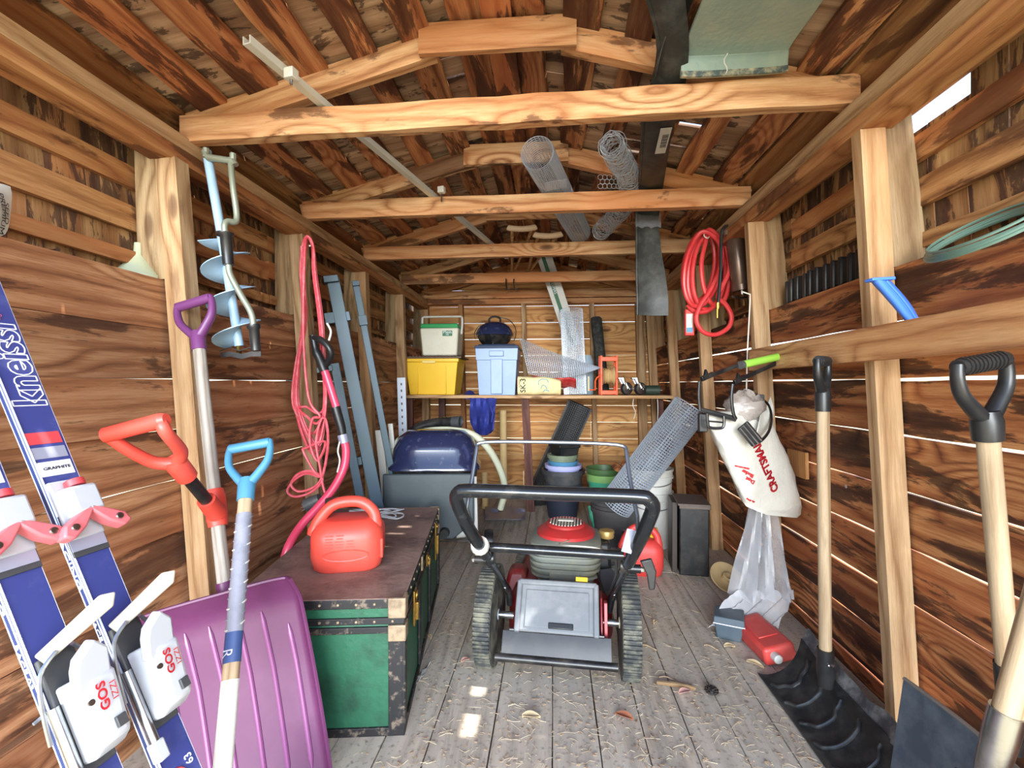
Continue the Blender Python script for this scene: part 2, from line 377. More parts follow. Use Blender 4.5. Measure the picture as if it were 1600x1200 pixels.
# back wall
z = 0.0
XL_, XR_ = -1.46, 1.16
def roof_z(X): return 2.10+.27*min(X+1.32, .945-X)      # underside of the purlins
k = 0
while z < 2.4:
    h = .172; zm = z+h
    lo = XL_ if z < 1.98 else max(XL_, -1.32+(z+.05-2.08)/.27); hi = XR_ if z < 1.98 else min(XR_, .945-(z+.05-2.08)/.27)
    if lo < hi-.1:
        j = random.choice((-.955, -.30, .395)); cut = [lo, j, hi] if lo < j-.1 and j < hi-.1 else [lo, hi]
        for a, b in zip(cut, cut[1:]):
            stick('board', wb, (a, Y1+.01, z+h/2), (b-.003, Y1+.01, z+h/2+random.uniform(-.002, .002)), .02, h-random.uniform(.002, .006), W_BACK, wav=.0015)
    z = zm
for X, y in ((-1.345, 0), (-.955, 0), (-.30, 0), (.395, 0), (.875, 0), (1.06, 0)):
    stick('stud', wb, (X+.05, Y1-.04, 0), (X, Y1-.04, ZP-.02), .045 if X < .8 else .085, .075, W_STUD if X != -.955 else W_GIRT, up=(0, 1, 0))
stick('top_plate', wb, (-1.3, Y1-.045, ZP-.025), (1.0, Y1-.045, ZP-.03), .09, .05, W_BEAM, wav=.002)
# roof: trusses, purlins, shakes
cl, cr = struct('ceiling'), struct('ceiling')
tr_h = (.093, .093, .092, .088, .084, .08)
for i, y in enumerate(TR):
    h = tr_h[i]; dz = .0
    tilt = .012 if i == 1 else 0
    o = stick('tie_beam', cl, (-1.33, y, ZP+.004+h/2-tilt), (.97, y, ZP+.004+h/2+tilt), .04, h, W_BEAM, wav=.003 if i != 1 else .006, nseg=18)
    yb = y+.042
    stick('rafter', cl, (-1.36, yb, 2.022), (-.42, yb, 2.275), .038, .092, W_BEAM, wav=.002)
    stick('rafter', cl, (.985, yb, 2.022), (.04, yb, 2.275), .038, .092, W_BEAM, wav=.002)
    stick('ridge_gusset', cl, (-.46, y, 2.268), (.08, y, 2.268), .022, .105, W_BEAM)
stick('ridge_board', cl, (-.19, Y0-.1, 2.345), (-.19, Y1+.05, 2.345), .10, .022, W_PURL, wav=.003, nseg=16)
SL = math.atan(.27)
for sg, par in ((-1, cl), (1, cr)):
    ridge = V(-.19, 0, 2.383); dwn = V(sg*cos(SL), 0, -sin(SL)); nrm = V(sg*sin(SL), 0, cos(SL))
    ds = [.115, .30, .495, .69, .885, 1.08, 1.265, 1.43]
    if sg > 0: ds[-1] = 1.33; ds[-2] = 1.22
    for k, d in enumerate(ds):
        w = random.uniform(.085, .12) if k < 6 else .135
        c = ridge+dwn*d
        stick('purlin', par, c+V(0, Y0-.1, 0), c+V(0, Y1+.06, 0), w, .022, W_PURL if k < 6 else W_GIRT, up=nrm, wav=.007, nseg=26)
    if sg > 0: ds[-1] = 1.33
    ds2 = [-.02]+ds
    for k in range(len(ds2)-1):
        y = Y0-.1; a0, a1 = ds2[k], ds2[k+1]
        while y < Y1+.05:
            w = random.uniform(.10, .19)
            lift = .017
            p = ridge+dwn*(a0-.02)+nrm*(lift+.0); q = ridge+dwn*(a1+(.05 if k < 7 or sg < 0 else .01))+nrm*(lift+.016)
            gp = random.choice((.012, .007)) if random.random() < (.13 if sg > 0 else .09) else -.001
            if sg > 0 and a0 < .88 < a1 and (1.86 < y < 2.16 or 2.6 < y < 2.75 or 3.3 < y < 3.45): gp = .024
            if sg > 0 and a0 < .62 < a1 and (2.3 < y < 2.5 or 3.0 < y < 3.2): gp = .02
            s_ = random.uniform(-.012, .012)
            stick('shake', par, p+V(0, y+w/2, 0), q+V(0, y+w/2, 0)+dwn*s_, w-gp, .009+random.uniform(0, .003), W_SHAKE, up=nrm)
            y += w
# ---------------------------------------------------------------- shared materials
M_BLACK = mat('black_plastic', (26, 27, 29), .38, dirt=(70, 68, 64), damt=.35, dscale=9)
M_BLACKM = mat('black_metal', (22, 23, 25), .35, dirt=(84, 78, 70), damt=.4, dscale=14)
M_DGREY = mat('dark_grey_plastic', (58, 60, 63), .5, dirt=(110, 106, 98), damt=.4, dscale=8)
M_STEEL = mat('steel', (176, 178, 180), .28, 1, dirt=(96, 88, 80), damt=.5, dscale=20)
M_WIRE = mat('galvanised_wire', (190, 198, 208), .4, .2)
M_RED = mat('red_plastic', (212, 72, 58), .42, dirt=(216, 110, 96), damt=.35, dscale=5)
M_YELLOW = mat('yellow_plastic', (236, 190, 44), .4, dirt=(220, 170, 40), damt=.4, dscale=4)
M_WHITE = mat('white_plastic', (204, 203, 196), .45, dirt=(178, 170, 152), damt=.4, dscale=7)
M_GREEN = mat('green_plastic', (40, 150, 84), .4)
M_BRASS = mat('brass', (184, 146, 74), .35, .9, dirt=(84, 64, 34), damt=.7, dscale=30)
M_STRING = mat('white_twine', (224, 216, 200), .8)
M_INK = mat('black_ink', (30, 30, 32), .6)
M_WPRINT = mat('white_print', (226, 228, 236), .5)
M_RPRINT = mat('red_print', (190, 32, 44), .6)
SHZ = .985
# ---------------------------------------------------------------- shelf and what stands on it
sh = thing('wall_shelf', 'long rough wooden shelf across the back of the shed on dark posts', 'shelf', (-.1, 4.1, SHZ))
for k, (y, w) in enumerate(((4.07, .235), (4.315, .235), (4.56, .235))):
    stick('shelf_board', sh, (-1.27, y, SHZ-.0125), (1.0, y, SHZ-.0125), w, .025, W_STUD if k == 0 else W_GREY, wav=.002)
for u, y in ((826, 4.02),):
    q = P(u, 640, Y=y); stick('post', sh, (q.x+.02, y, 0), (q.x-.03, y, SHZ-.026), .064, .04, W_DARK, up=(0, 1, 0))
stick('post', sh, (-1.235, 4.05, 0), (-1.245, 4.05, SHZ-.026), .06, .04, W_DARK, up=(0, 1, 0))
stick('post', sh, (-1.05, 4.45, 0), (-1.05, 4.45, SHZ-.026), .06, .04, W_DARK, up=(0, 1, 0))
stick('post', sh, (.93, 4.1, 0), (.90, 4.1, SHZ-.026), .05, .06, W_DARK, up=(0, 1, 0))
def bx(c, rz=0): return Matrix.Translation(c) @ Matrix.Rotation(rz, 4, 'Z')
# yellow storage bin
c0, c1 = P(631, 617, Y=4.09), P(716, 617, Y=4.09); bw = c1.x-c0.x
cx = (c0.x+c1.x)/2+.0
o = thing('storage_bin', 'yellow plastic storage bin at the left end of the back shelf', 'bin', (cx, 4.27, SHZ))
m = MB(); M = bx((cx, 4.27, SHZ)); hh = .32
m.loft([[(sx*w_/2*bw/.47, sy*d_/2, z_) for sx, sy in ((-1, -1), (1, -1), (1, 1), (-1, 1))] for z_, w_, d_ in ((0, .39, .28), (hh-.03, .455, .34), (hh-.03, .475, .36), (hh, .475, .36), (hh, .45, .335), (hh-.02, .44, .33), (.01, .38, .27))], M)
m.build('bin_body', M_YELLOW, o, .012)
for s_ in (-.26, .26):
    m = MB(); m.box((s_*bw, -.168, .13), (.012, .012, .24), M); m.build('rib', M_YELLOW, o, .003)
m = MB(); m.box((-.02, -.178, hh-.03), (.12, .012, .025), M); m.build('handle_lip', mat('worn_yellow', (232, 206, 120), .5), o, .004)
# cooler rack tray
t_ = MB(); M_RACK = mat('brown_tray', (92, 66, 48), .55, dirt=(60, 40, 30), damt=.6)
t_.box((cx+.02, 4.27, SHZ+hh+.009), (.50, .37, .014))
for k in range(16): t_.box((cx-.22+k*.03, 4.27, SHZ+hh+.022), (.008, .35, .008))
o = t_.build('slatted_tray', M_RACK); tag(o, 'flat brown slatted tray lying over the yellow storage bin', 'tray')
# cooler
zb = SHZ+hh+.028; cx2 = P(691, 550, Y=4.25).x; M = bx((cx2, 4.25, zb))
o = thing('picnic_cooler', 'white cooler with green lid and upright handle on the yellow bin', 'cooler', (cx2, 4.25, zb))
m = MB(); m.loft([[(sx*w_/2, sy*d_/2, z_) for sx, sy in ((-1, -1), (1, -1), (1, 1), (-1, 1))] for z_, w_, d_ in ((0, .31, .21), (.245, .35, .25))], M); m.build('cooler_body', mat('cooler_white', (214, 212, 194), .45, dirt=(190, 184, 160), damt=.5, dscale=5), o, .014)
m = MB(); m.box((0, 0, .264), (.345, .25, .038), M, .97); m.build('lid', M_GREEN, o, .008)
m = MB(); m.tube([M @ V(*p) for p in ((-.178, 0, .20), (-.186, 0, .30), (-.184, 0, .352), (-.17, 0, .36), (.17, 0, .36), (.184, 0, .352), (.186, 0, .30), (.178, 0, .20))], .0105, 8); m.build('handle', M_WHITE, o)
lb = MB(); lb.box((.075, -.121, .20), (.088, .004, .056), M); lb = lb.build('label_plate', mat('label_green', (58, 120, 84), .5), o)
text('Plein', .04, M @ frame(V(.075, -.124, .206), (1, 0, 0), (0, -1, .07)), M_WPRINT, lb); text('AIR', .018, M @ frame(V(.075, -.124, .184), (1, 0, 0), (0, -1, .07)), M_WPRINT, lb)
# blue-grey tote
cx3 = P(776, 619, Y=4.02).x; M = bx((cx3, 4.21, SHZ)); TH_ = .40
o = thing('storage_tote', 'tall blue-grey plastic tote with navy lid in the middle of shelf', 'tote', (cx3, 4.21, SHZ))
mt = mat('tote_blue', (134, 158, 194), .42, dirt=(110, 132, 168), damt=.4, dscale=4)
m = MB(); m.loft([[(sx*w_/2, sy*d_/2, z_) for sx, sy in ((-1, -1), (1, -1), (1, 1), (-1, 1))] for z_, w_, d_ in ((0, .31, .35), (.30, .345, .385), (.30, .355, .395), (TH_, .365, .405))], M); m.build('tote_body', mt, o, .015)
m = MB(); m.box((0, -.192, .16), (.10, .02, .30), M, 1.05); m.build('front_rib', mt, o, .006)
m = MB(); m.box((0, -.207, .355), (.125, .02, .05), M); m.build('handle', mt, o, .006)
m = MB(); m.box((0, 0, TH_+.012), (.385, .425, .026), M, .97); m.box((0, 0, TH_+.03), (.33, .37, .014), M, .95); m.build('lid', mat('navy_plastic', (52, 66, 92), .4), o, .005)
# small kettle grill on the tote
zk = SHZ+TH_+.038; kx = P(773, 530, Y=4.2).x; M = Matrix.Translation((kx, 4.2, zk))
M_NAVY = mat('navy_enamel', (34, 40, 70), .16, dirt=(120, 124, 140), damt=.35, dscale=24, coat=.5, dlo=.58, dhi=.7)
o = thing('kettle_grill', 'small round navy kettle grill with wire bail on the blue-grey tote', 'grill', (kx, 4.2, zk))
m = MB(); m.lathe([(.10, .0), (.135, .035), (.157, .085)], 28, M); m.build('bowl', M_BLACKM, o)
m = MB(); m.lathe([(.170, .086), (.168, .10), (.158, .135), (.13, .172), (.09, .198), (.04, .21), (0.004, .212)], 28, M); m.build('lid', M_NAVY, o)
m = MB(); m.tube([M @ p for p in spl([(-.05, 0, .205), (-.048, 0, .238), (-.02, 0, .256), (.02, 0, .256), (.048, 0, .238), (.05, 0, .205)], 4)], .009, 8); m.build('lid_handle', M_BLACK, o)
m = MB(); m.tube([M @ p for p in spl([(.172, 0, .04), (.19, .0, .10), (.178, .02, .17), (.12, .05, .235), (.03, .07, .262)], 6)], .004, 6); m.build('wire_bail', M_STEEL, o); m = MB(); m.tube([M @ p for p in spl([(-.172, 0, .06), (-.185, 0, .10), (-.16, .01, .16), (-.12, .02, .19)], 6)], .004, 6); m.build('wire_bail', M_STEEL, o)
for a in (.6, 2.5, -1.57):
    m = MB(); m.tube([M @ V(.09*cos(a), .09*sin(a), .02), M @ V(.14*cos(a), .14*sin(a), .0)], .008, 6); m.build('leg', M_STEEL, o)
# SK-3 sack
a_, b_ = P(809, 620, Y=4.0), P(876, 620, Y=4.0); cx = (a_.x+b_.x)/2; w = b_.x-a_.x; M = bx((cx, 4.07, SHZ))
o = thing('paper_sack', 'cream paper sack marked SK-3 lying on its side on shelf', 'sack', (cx, 4.07, SHZ))
random.seed(21)
secs = []
for i in range(9):
    t = i/8; x = -w/2+w*t; hz = .165*(1-.30*max(0, t-.75)*4*.6)*(1-.05*abs(sin(5*t))); dy = .10*(1-.35*max(0, t-.8)*3)
    secs.append([(x+random.uniform(-.004, .004)*(i > 0), -dy*cos(a)*1.0*(abs(cos(a))**-.45 if abs(cos(a)) > .05 else 1), hz*.5+hz*.5*sin(a)*(abs(sin(a))**-.5 if abs(sin(a)) > .05 else 1)+random.uniform(-.004, .004)) for a in [2*pi*k/20+.01 for k in range(20)]])
sk = MB().loft(secs, M); M_SACK = mat('cream_paper', (222, 206, 156), .7, dirt=(190, 170, 116), damt=.6, dscale=8, bump=.3, bscale=25)
sk.build('sack_body', M_SACK, o)
text('SK-3', .062, M @ frame(V(-w/2+.048, -.13, .083), (0, 0, 1), (0, -1, 0)), M_INK, o, surf=sk, bold=.0008)
text('KORN', .024, M @ frame(V(-w/2+.018, -.13, .10), (0, 0, 1), (0, -1, 0)), M_INK, o, surf=sk)
em = mat('blue_print', (96, 150, 170), .6)
for pts in ([(-.035, .0), (-.04, .03), (-.01, .05), (.03, .045), (.045, .02)], [(-.02, -.03), (-.005, .0), (.02, -.01), (.03, -.035)], [(0, -.055), (.018, -.04), (.05, -.05)]):
    g_ = [Vector(M @ V(.035+x, -.3, .085+z)) for x, z in [(p[0], p[1]) for p in spl([(a, b, 0) for a, b in pts], 3)]]
    bv = BVHTree.FromPolygons(sk.v, sk.f); pp = []
    for p in g_:
        h = bv.ray_cast(p, V(0, 1, 0)); pp.append((h[0] if h[0] else p)+V(0, -.0005, 0))
    mm = MB(); mm.tube(pp, .004, 5); mm.build('printed_mark', em, o)
# red strap folder on the sack
m = MB(); g_ = [[P(808+92*j/10, 592-6*j/10+(6 if j > 7 else 0)+3*sin(j*1.3)+7*i, Y=4.03+.04*i+.1*(i == 2)) for j in range(11)] for i in range(3)]
m.sheet(g_, .02); o = m.build('red_pouch', mat('red_cloth', (176, 38, 40), .6, dirt=(214, 120, 104), damt=.7, dscale=14), bevel=.003); tag(o, 'crumpled red vinyl pouch lying on top of the cream sack', 'pouch')
# ---------------------------------------------------------------- hardware cloth
def wire_roll(axis, rad, cell, turns=1.6, wr=.0016, rgrow=.004, name='mesh_sheet', parent=None, mt=M_WIRE, zig=None, a_s=0):
    """rolled wire mesh: rings of a spiral and wires along the axis, all thin square bars"""
    ax = [Vector(p) for p in axis]
    L_ = [0]
    for p, q in zip(ax, ax[1:]): L_.append(L_[-1]+(q-p).length)
    def at(s):
        for k in range(len(ax)-1):
            if s <= L_[k+1]+1e-9: t = (s-L_[k])/max(1e-9, L_[k+1]-L_[k]); return ax[k].lerp(ax[k+1], t), (ax[k+1]-ax[k]).normalized()
        return ax[-1], (ax[-1]-ax[-2]).normalized()
    n = max(2, int(L_[-1]/cell)); nt = int(2*pi*turns*rad/cell); m = MB()
    def pt(s, j):
        a = a_s+2*pi*turns*j/nt; r = rad(s/L_[-1]) if callable(rad) else rad
        r = r+rgrow*(a-a_s)/(2*pi); p, d = at(s); e1 = d.cross(V(0, 0, 1) if abs(d.z) < .95 else V(0, 1, 0)).normalized(); e2 = d.cross(e1)
        return p+(e1*cos(a)+e2*sin(a))*r
    for i in range(n+1): m.tube([pt(L_[-1]*i/n, j) for j in range(nt+1)], wr, 3, caps=False)
    for j in range(nt+1): m.tube([pt(L_[-1]*i/(len(ax)*3), j) for i in range(len(ax)*3+1)], wr, 3, caps=False)
    return tag(m.build(name, mt, parent, ang=0), kind='stuff' if parent is not None else None)
def mesh_grid(g, wr, name, mt, parent=None):
    m = MB()
    for r in g: m.tube(r, wr, 3, caps=False)
    for j in range(len(g[0])): m.tube([r[j] for r in g], wr, 3, caps=False)
    return m.build(name, mt, parent, ang=0)
b0, t0 = P(899, 613, zc=4.22), P(893, 484, zc=4.27); b0.z = SHZ+.002
o = thing('hardware_cloth_roll', 'roll of galvanised hardware cloth standing upright on back shelf', 'wire roll', b0)
wire_roll([b0, t0], .095, .0145, 1.15, .0017, .006, 'wire_mesh', o)
# flared loose sheet
o = thing('hardware_cloth_sheet', 'loose flared sheet of hardware cloth in front of the upright roll', 'wire mesh', P(860, 590, zc=4.02))
g_ = []
for i in range(19):
    s = i/18; row = []
    for j in range(37):
        t = j/36
        top = P(812+128*t, 528+46*t+4*sin(t*3), zc=4.10-.16*t*(1-t)*4*.5); bot = P(826+112*t, 584-9*t+10*sin(pi*t), zc=3.92+.14*t)
        p = top.lerp(bot, s); p += FW*(-.09*sin(pi*s)*(1-t)); row.append(p)
    g_.append(row)
tag(mesh_grid(g_, .0026, 'wire_mesh', M_WIRE, o), kind='stuff')
# grey jug behind the roll
q = P(913, 575, Y=4.42); M = Matrix.Translation((q.x, 4.42, SHZ)); jm = mat('frosted_blue_plastic', (150, 168, 178), .45)
m = MB(); m.lathe([(.08, 0), (.085, .01), (.085, .30), (.07, .345), (.065, .36)], 24, M)
o = m.build('plastic_pail', jm); tag(o, 'pale blue-grey plastic pail behind the upright wire roll', 'pail')
# long white carton board with the green band
p0, p1 = P(897, 540, zc=4.47), P(846, 388, zc=4.30); ax_ = (p1-p0).normalized()
fr = frame((p0+p1)/2, p1-p0, -FW)
o = thing('white_board', 'long white board with green printed band leaning behind the roof beam', 'board', p0)
m = MB(); m.box((0, 0, 0), ((p1-p0).length, .135, .02), fr); m.build('panel', M_WHITE, o, .002)
m = MB(); m.box((0, .012, .0108), ((p1-p0).length*.98, .034, .0015), fr); gb = m.build('green_band', mat('band_green', (36, 96, 62), .5), o)
text('SWEEPERS', .034, fr @ Matrix.Translation((.12, .012, .0122)) @ Matrix.Rotation(pi, 4, 'Z'), M_WPRINT, gb)
# dark fabric roll
m = MB(); a_ = P(943, 612, zc=4.45); a_.z = SHZ; b_ = P(931, 497, zc=4.62)
pts = [a_.lerp(b_, k/10) for k in range(11)]
M_NET = mat('black_fabric', (38, 38, 36), .8, dirt=(92, 96, 88), damt=.6, dscale=22, bump=.5, bscale=120)
o = thing('fabric_roll', 'dark rolled landscape fabric leaning behind the orange reel', 'roll', a_)
m.tube(pts, [.052+.003*sin(k*1.7) for k in range(11)], 16); m.build('rolled_fabric', M_NET, o)
m = MB()
for a in (.0, .9, 2.2, 4.0): m.tube([p+V(cos(a), sin(a), 0)*.053 for p in pts], .005, 5)
m.build('fold', M_NET, o)
# orange cord reel
q = P(950, 616, zc=4.12); M = bx((q.x, q.y, SHZ), .06); M_OR = mat('orange_plastic', (240, 92, 44), .42)
o = thing('cord_reel', 'orange plastic cord reel with side crank standing on back shelf', 'reel', (q.x, q.y, SHZ))
for s_ in (-1, 1):
    m = MB(); m.box((s_*.066, -.045, .17), (.018, .02, .34), M); m.box((s_*.066, .045, .17), (.018, .02, .34), M); m.box((s_*.066, 0, .165), (.012, .11, .03), M); m.build('side_frame', M_OR, o, .003)
for z_, y_ in ((.022, -.045), (.022, .045), (.31, -.045)):
    m = MB(); m.box((0, y_, z_), (.15, .022, .036), M); m.build('crossbar', M_OR, o, .003)
m = MB(); m.lathe([(.03, -.055), (.085, -.05), (.05, -.03), (.062, 0), (.05, .03), (.085, .05), (.03, .055)], 20, M @ Matrix.Translation((0, 0, .165)) @ Matrix.Rotation(pi/2, 4, 'Y')); m.build('spool', mat('clear_tan', (206, 176, 130), .35), o)
m = MB()
for k in range(7):
    r = .062+.004*(k % 2); m.tube([M @ V(-.04+k*.013, r*cos(a), .165+r*sin(a)) for a in [2*pi*i/20 for i in range(20)]], .0045, 5, True)
m.build('wound_cord', mat('tan_cord', (196, 160, 104), .8), o)
m = MB(); m.tube([M @ V(*p) for p in ((-.075, -.03, .165), (-.10, -.03, .15), (-.115, -.03, .12), (-.115, -.03, .045), (-.17, -.03, .045))], .0065, 6); m.build('crank', M_OR, o)
m = MB(); m.tube([M @ V(-.172, -.03, .035), M @ V(-.172, -.03, .16)], .009, 8); m.build('crank_grip', mat('pale_grip', (206, 198, 164), .5), o)
# two spring casters
for k, (u, lab) in enumerate(((979, 'left one of two grey caster wheels on the shelf edge'), (1000, 'right one of two grey caster wheels on the shelf edge'))):
    q = P(u, 607, zc=4.0); q.z = SHZ+.056
    o = thing('caster_wheel', lab, 'wheel', (q.x, q.y, SHZ), 'caster wheels on the back shelf')
    M = Matrix.Translation(q) @ Matrix.Rotation(.35, 4, 'Z') @ Matrix.Rotation(pi/2, 4, 'X')
    m = MB(); m.lathe([(.03, -.016), (.05, -.016), (.054, -.008), (.054, .008), (.05, .016), (.03, .016)], 24, M); m.build('tyre', M_BLACK, o)
    m = MB(); m.lathe([(.044, -.018), (.02, -.020), (.02, .021), (.044, .018)], 20, M); m.build('hub', M_STEEL, o)
    for s_ in (-1, 1):
        m = MB(); m.bar(q+M.col[2].to_3d()*.024*s_, q+V(-.045, .0, .085)+M.col[2].to_3d()*.022*s_, .022, .004, (0, 1, 0)); m.build('fork', M_STEEL, o, .002)
    m = MB(); m.box(q+V(-.048, 0, .088), (.05, .06, .012)); m.build('plate', M_STEEL, o, .002)
    m = MB(); m.tube([q+V(0, -.028, -.01), q+V(-.03, -.035, .11)], .004, 6); m.build('rod', M_BRASS, o)
# dark green tin
q = P(1019, 607, zc=4.05); m = MB(); mg = mat('dark_green_tin', (40, 56, 46), .5, dirt=(80, 84, 70), damt=.5)
M = Matrix.Translation((q.x, q.y, SHZ+.042)) @ Matrix.Rotation(pi/2, 4, 'Y')
m.lathe([(.036, -.062), (.041, -.06), (.041, .06), (.036, .062)], 20, M); o = m.build('tin_can', mg); tag(o, 'dark green tin lying at the right end of back shelf', 'can')
m = MB(); m.lathe([(.012, .063), (.012, .08)], 10, M); m.build('spout', M_STEEL, o)
# blue cloth hanging over the shelf edge
def cloth(rows, t): m = MB(); m.sheet(rows, t); return m
rows = []
for i in range(13):
    s = i/12; rows.append([P(733+40*j/8*(1-.12*s)+2+(8*(s-.8)*5*(1-abs(j-4)/4) if s > .8 else 0)*0, 622+58*s*(1-.35*(abs(j-4.6)/4.6)**3), zc=3.97+.035*sin(j*1.7+s*3)+.02*sin(j*3.1)) for j in range(9)])
o = thing('blue_jacket', 'royal blue cloth jacket hanging down from under the back shelf', 'jacket', P(752, 640, zc=3.97)); M_BLUEC = mat('royal_blue_cloth', (44, 56, 140), .75, dirt=(24, 30, 84), damt=.7, dscale=9)
cloth(rows, .014).build('hanging_cloth', M_BLUEC, o)
m = MB(); m.sheet([[P(726+20*j/5, 622-11*sin(pi*min(1, j/5+.1))*(i/3)-0*i, zc=4.05+.06*i) for j in range(6)] for i in range(4)], .02); m.build('bunched_cloth', M_BLUEC, o)
for k, (a, b) in enumerate((((762, 640), (756, 668)), ((766, 634), (768, 660)))):
    m = MB(); m.tube([P(a[0], a[1], zc=3.945), P((a[0]+b[0])/2+3, (a[1]+b[1])/2, zc=3.935), P(b[0], b[1], zc=3.945)], .007, 6); m.build('fold', M_BLUEC, o)
# twine
for name_, lab, pts in (('twine', 'short knotted white twine dangling from the caster wheels', [(990, 622), (989, 634), (993, 644), (990, 655)]),
                        ('twine', 'long white twine hanging down from the right end of shelf', [(1027, 618), (1028, 640), (1027, 668), (1028, 687)])):
    m = MB(); m.tube(spl([P(u, v, zc=3.93) for u, v in pts], 5), .0035, 5); o = m.build(name_, M_STRING); tag(o, lab, 'string')
# ---------------------------------------------------------------- under the shelf
m = MB(); a_ = P(846, 745, zc=4.35); a_ = P(838, 800, zc=4.3); a_.z = .0; b_ = P(907, 632, zc=4.25)
o = thing('netting_roll', 'thick black netting roll leaning under the back shelf behind pots', 'roll', a_)
pts = [a_.lerp(b_, k/8) for k in range(9)]; m.tube(pts, .098, 18); m.build('core', mat('black_net', (20, 20, 22), .7, bump=.6, bscale=160), o)
wire_roll([a_, b_], .102, .018, 1.8, .0016, .007, 'net_mesh', o, mat('black_netting', (30, 30, 32), .5))
# stack of flower pots
def pot(M, r0, r1, h, rim, name, m_, parent=None, t=.006, n=28):
    m = MB(); m.lathe([(r0, 0), (r1-(r1-r0)*rim/h, h-rim), (r1+.006, h-rim), (r1+.009, h), (r1-t, h), (r0-t, .012)], n, M); return m.build(name, m_, parent)
stack = P(880, 815, Z=0); stack = V(stack.x, stack.y+.14, 0); k_ = .0048
M_LAV = mat('lavender_plastic', (168, 170, 214), .45); M_CYAN = mat('sea_blue_plastic', (74, 128, 162), .45); M_SAGE = mat('sage_plastic', (116, 128, 104), .5, dirt=(90, 96, 80), damt=.5)
specs = [(0, .115, .145, .185, .03, 'dark navy pot at the bottom of the nested pot stack', mat('navy_pot', (40, 46, 60), .45)), (.105, .125, .150, .175, .03, 'dark slate pot second from the bottom of the pot stack', mat('slate_pot', (56, 60, 68), .45)),
         (.225, .135, .168, .165, .035, 'widest dark grey pot with thick rim in the pot stack', M_DGREY), (.33, .115, .143, .10, .03, 'lavender pot in the upper half of the pot stack', M_LAV),
         (.385, .105, .118, .075, .014, 'sea blue pot showing as thin ring in the pot stack', M_CYAN), (.425, .105, .118, .085, .03, 'sage green pot near the top of the pot stack', M_SAGE)]
for z_, r0, r1, h, rim, lab, m_ in specs:
    o = pot(Matrix.Translation(stack+V(random.uniform(-.004, .004), 0, z_)), r0, r1, h, rim, 'flower_pot', m_); tag(o, lab, 'pot', 'flower pots in the nested stack')
m = MB(); M = bx(stack+V(.012, 0, .503), .5)
m.loft([[(sx*w_, sy*w_, z_) for sx, sy in ((-1, -1), (1, -1), (1, 1), (-1, 1))] for z_, w_ in ((0, .078), (.065, .088), (.065, .095), (.09, .097), (.09, .086), (.01, .072))], M); o = m.build('flower_pot', M_BLACK, None, .006); tag(o, 'square black nursery pot crowning the pot stack', 'pot', 'flower pots in the nested stack')
# green pots
q = P(946, 830, Z=0); q.z = 0; M_LG = mat('light_green_plastic', (116, 156, 88), .45); M_OL = mat('olive_green_plastic', (64, 94, 52), .45); M_TG = mat('teal_green_plastic', (62, 150, 118), .42)
o = pot(Matrix.Translation(q+V(.0, .1, 0)), .085, .118, .36, .02, 'tall_pot', M_TG); tag(o, 'tall teal green pot on the floor left of the big grey pot', 'pot')
o = pot(Matrix.Translation(q+V(.0, .1, .30)), .10, .122, .105, .05, 'tall_pot', M_LG); tag(o, 'light green pot nested above the teal green pot', 'pot')
o = pot(Matrix.Translation(q+V(.0, .1, .365)), .105, .128, .085, .03, 'tall_pot', M_OL); tag(o, 'olive green pot nested topmost over the teal green pot', 'pot')
m = MB(); m.tube(spl([P(922, 790, zc=3.32), P(927, 808, zc=3.3), P(935, 824, zc=3.28), P(938, 830, zc=3.26)], 5), [.02]*4+[.026]*4+[.034]*4+[.04]*4, 10); o = m.build('plastic_spout', M_TG); tag(o, 'curved teal green plastic spout on the floor by grey pot', 'spout')
m = MB(); p = P(966, 731, zc=3.42); M = Matrix.Translation(p) @ Matrix.Rotation(.5, 4, 'Y') @ Matrix.Rotation(.4, 4, 'Z'); m.box((0, 0, 0), (.07, .09, .05), M, .8); m.box((.02, 0, .05), (.02, .02, .05), M); o = m.build('wood_block', W_RIGHT, None, .005); tag(o, 'brown wood block lying in the olive green pot', 'wood block')
# big grey pot with stacked rims
q = P(971, 855, Z=0); M = Matrix.Translation((q.x-.02, q.y+.12, 0)); GP = V(q.x-.02, q.y+.12, 0)
o = thing('nested_pots', 'wide dark grey nursery pots nested together holding the wire roll', 'pot', GP)
M_GP = mat('grey_nursery_pot', (74, 72, 72), .5, dirt=(112, 106, 100), damt=.4)
pot(M, .135, .165, .24, .03, 'outer_pot', M_GP, o)
for k in range(3): pot(M @ Matrix.Translation((0, 0, .045+k*.024)), .133, .165, .22, .022, 'inner_pot', M_GP, o)
# large mesh roll leaning out of the pot to the wall
a_, b_ = P(962, 790, zc=3.12), P(1080, 636, zc=2.92); a_.z = max(a_.z, .06)
o = thing('hardware_cloth_roll', 'large galvanised hardware cloth roll leaning from grey pot to right wall', 'wire roll', a_)
wire_roll([a_, b_], .098, .0165, 1.8, .0026, .007, 'wire_mesh', o)
# white buckets
q = P(1026, 866, Z=0); bc = V(q.x+.0, q.y+.20, 0)
for k, (z_, lab) in enumerate(((0, 'lower white pail of two nested by the right wall'), (.155, 'upper white pail nested inside the lower white pail'))):
    M = Matrix.Translation(bc+V(0, 0, z_)); o = thing('white_pail', lab, 'bucket', bc+V(0, 0, z_), 'nested white pails')
    m = MB(); m.lathe([(.128, 0), (.142, .30), (.15, .30), (.15, .315), (.146, .317), (.146, .345), (.152, .347), (.152, .362), (.14, .362), (.125, .02)], 28, M); m.build('pail_body', M_WHITE, o)
    m = MB(); m.tube([M @ V(.153*cos(a), .153*sin(a), .31-.05*sin(pi*(a-pi)/pi)) for a in [pi+pi*i/14 for i in range(15)]], .003, 5); m.build('wire_handle', M_STEEL, o)
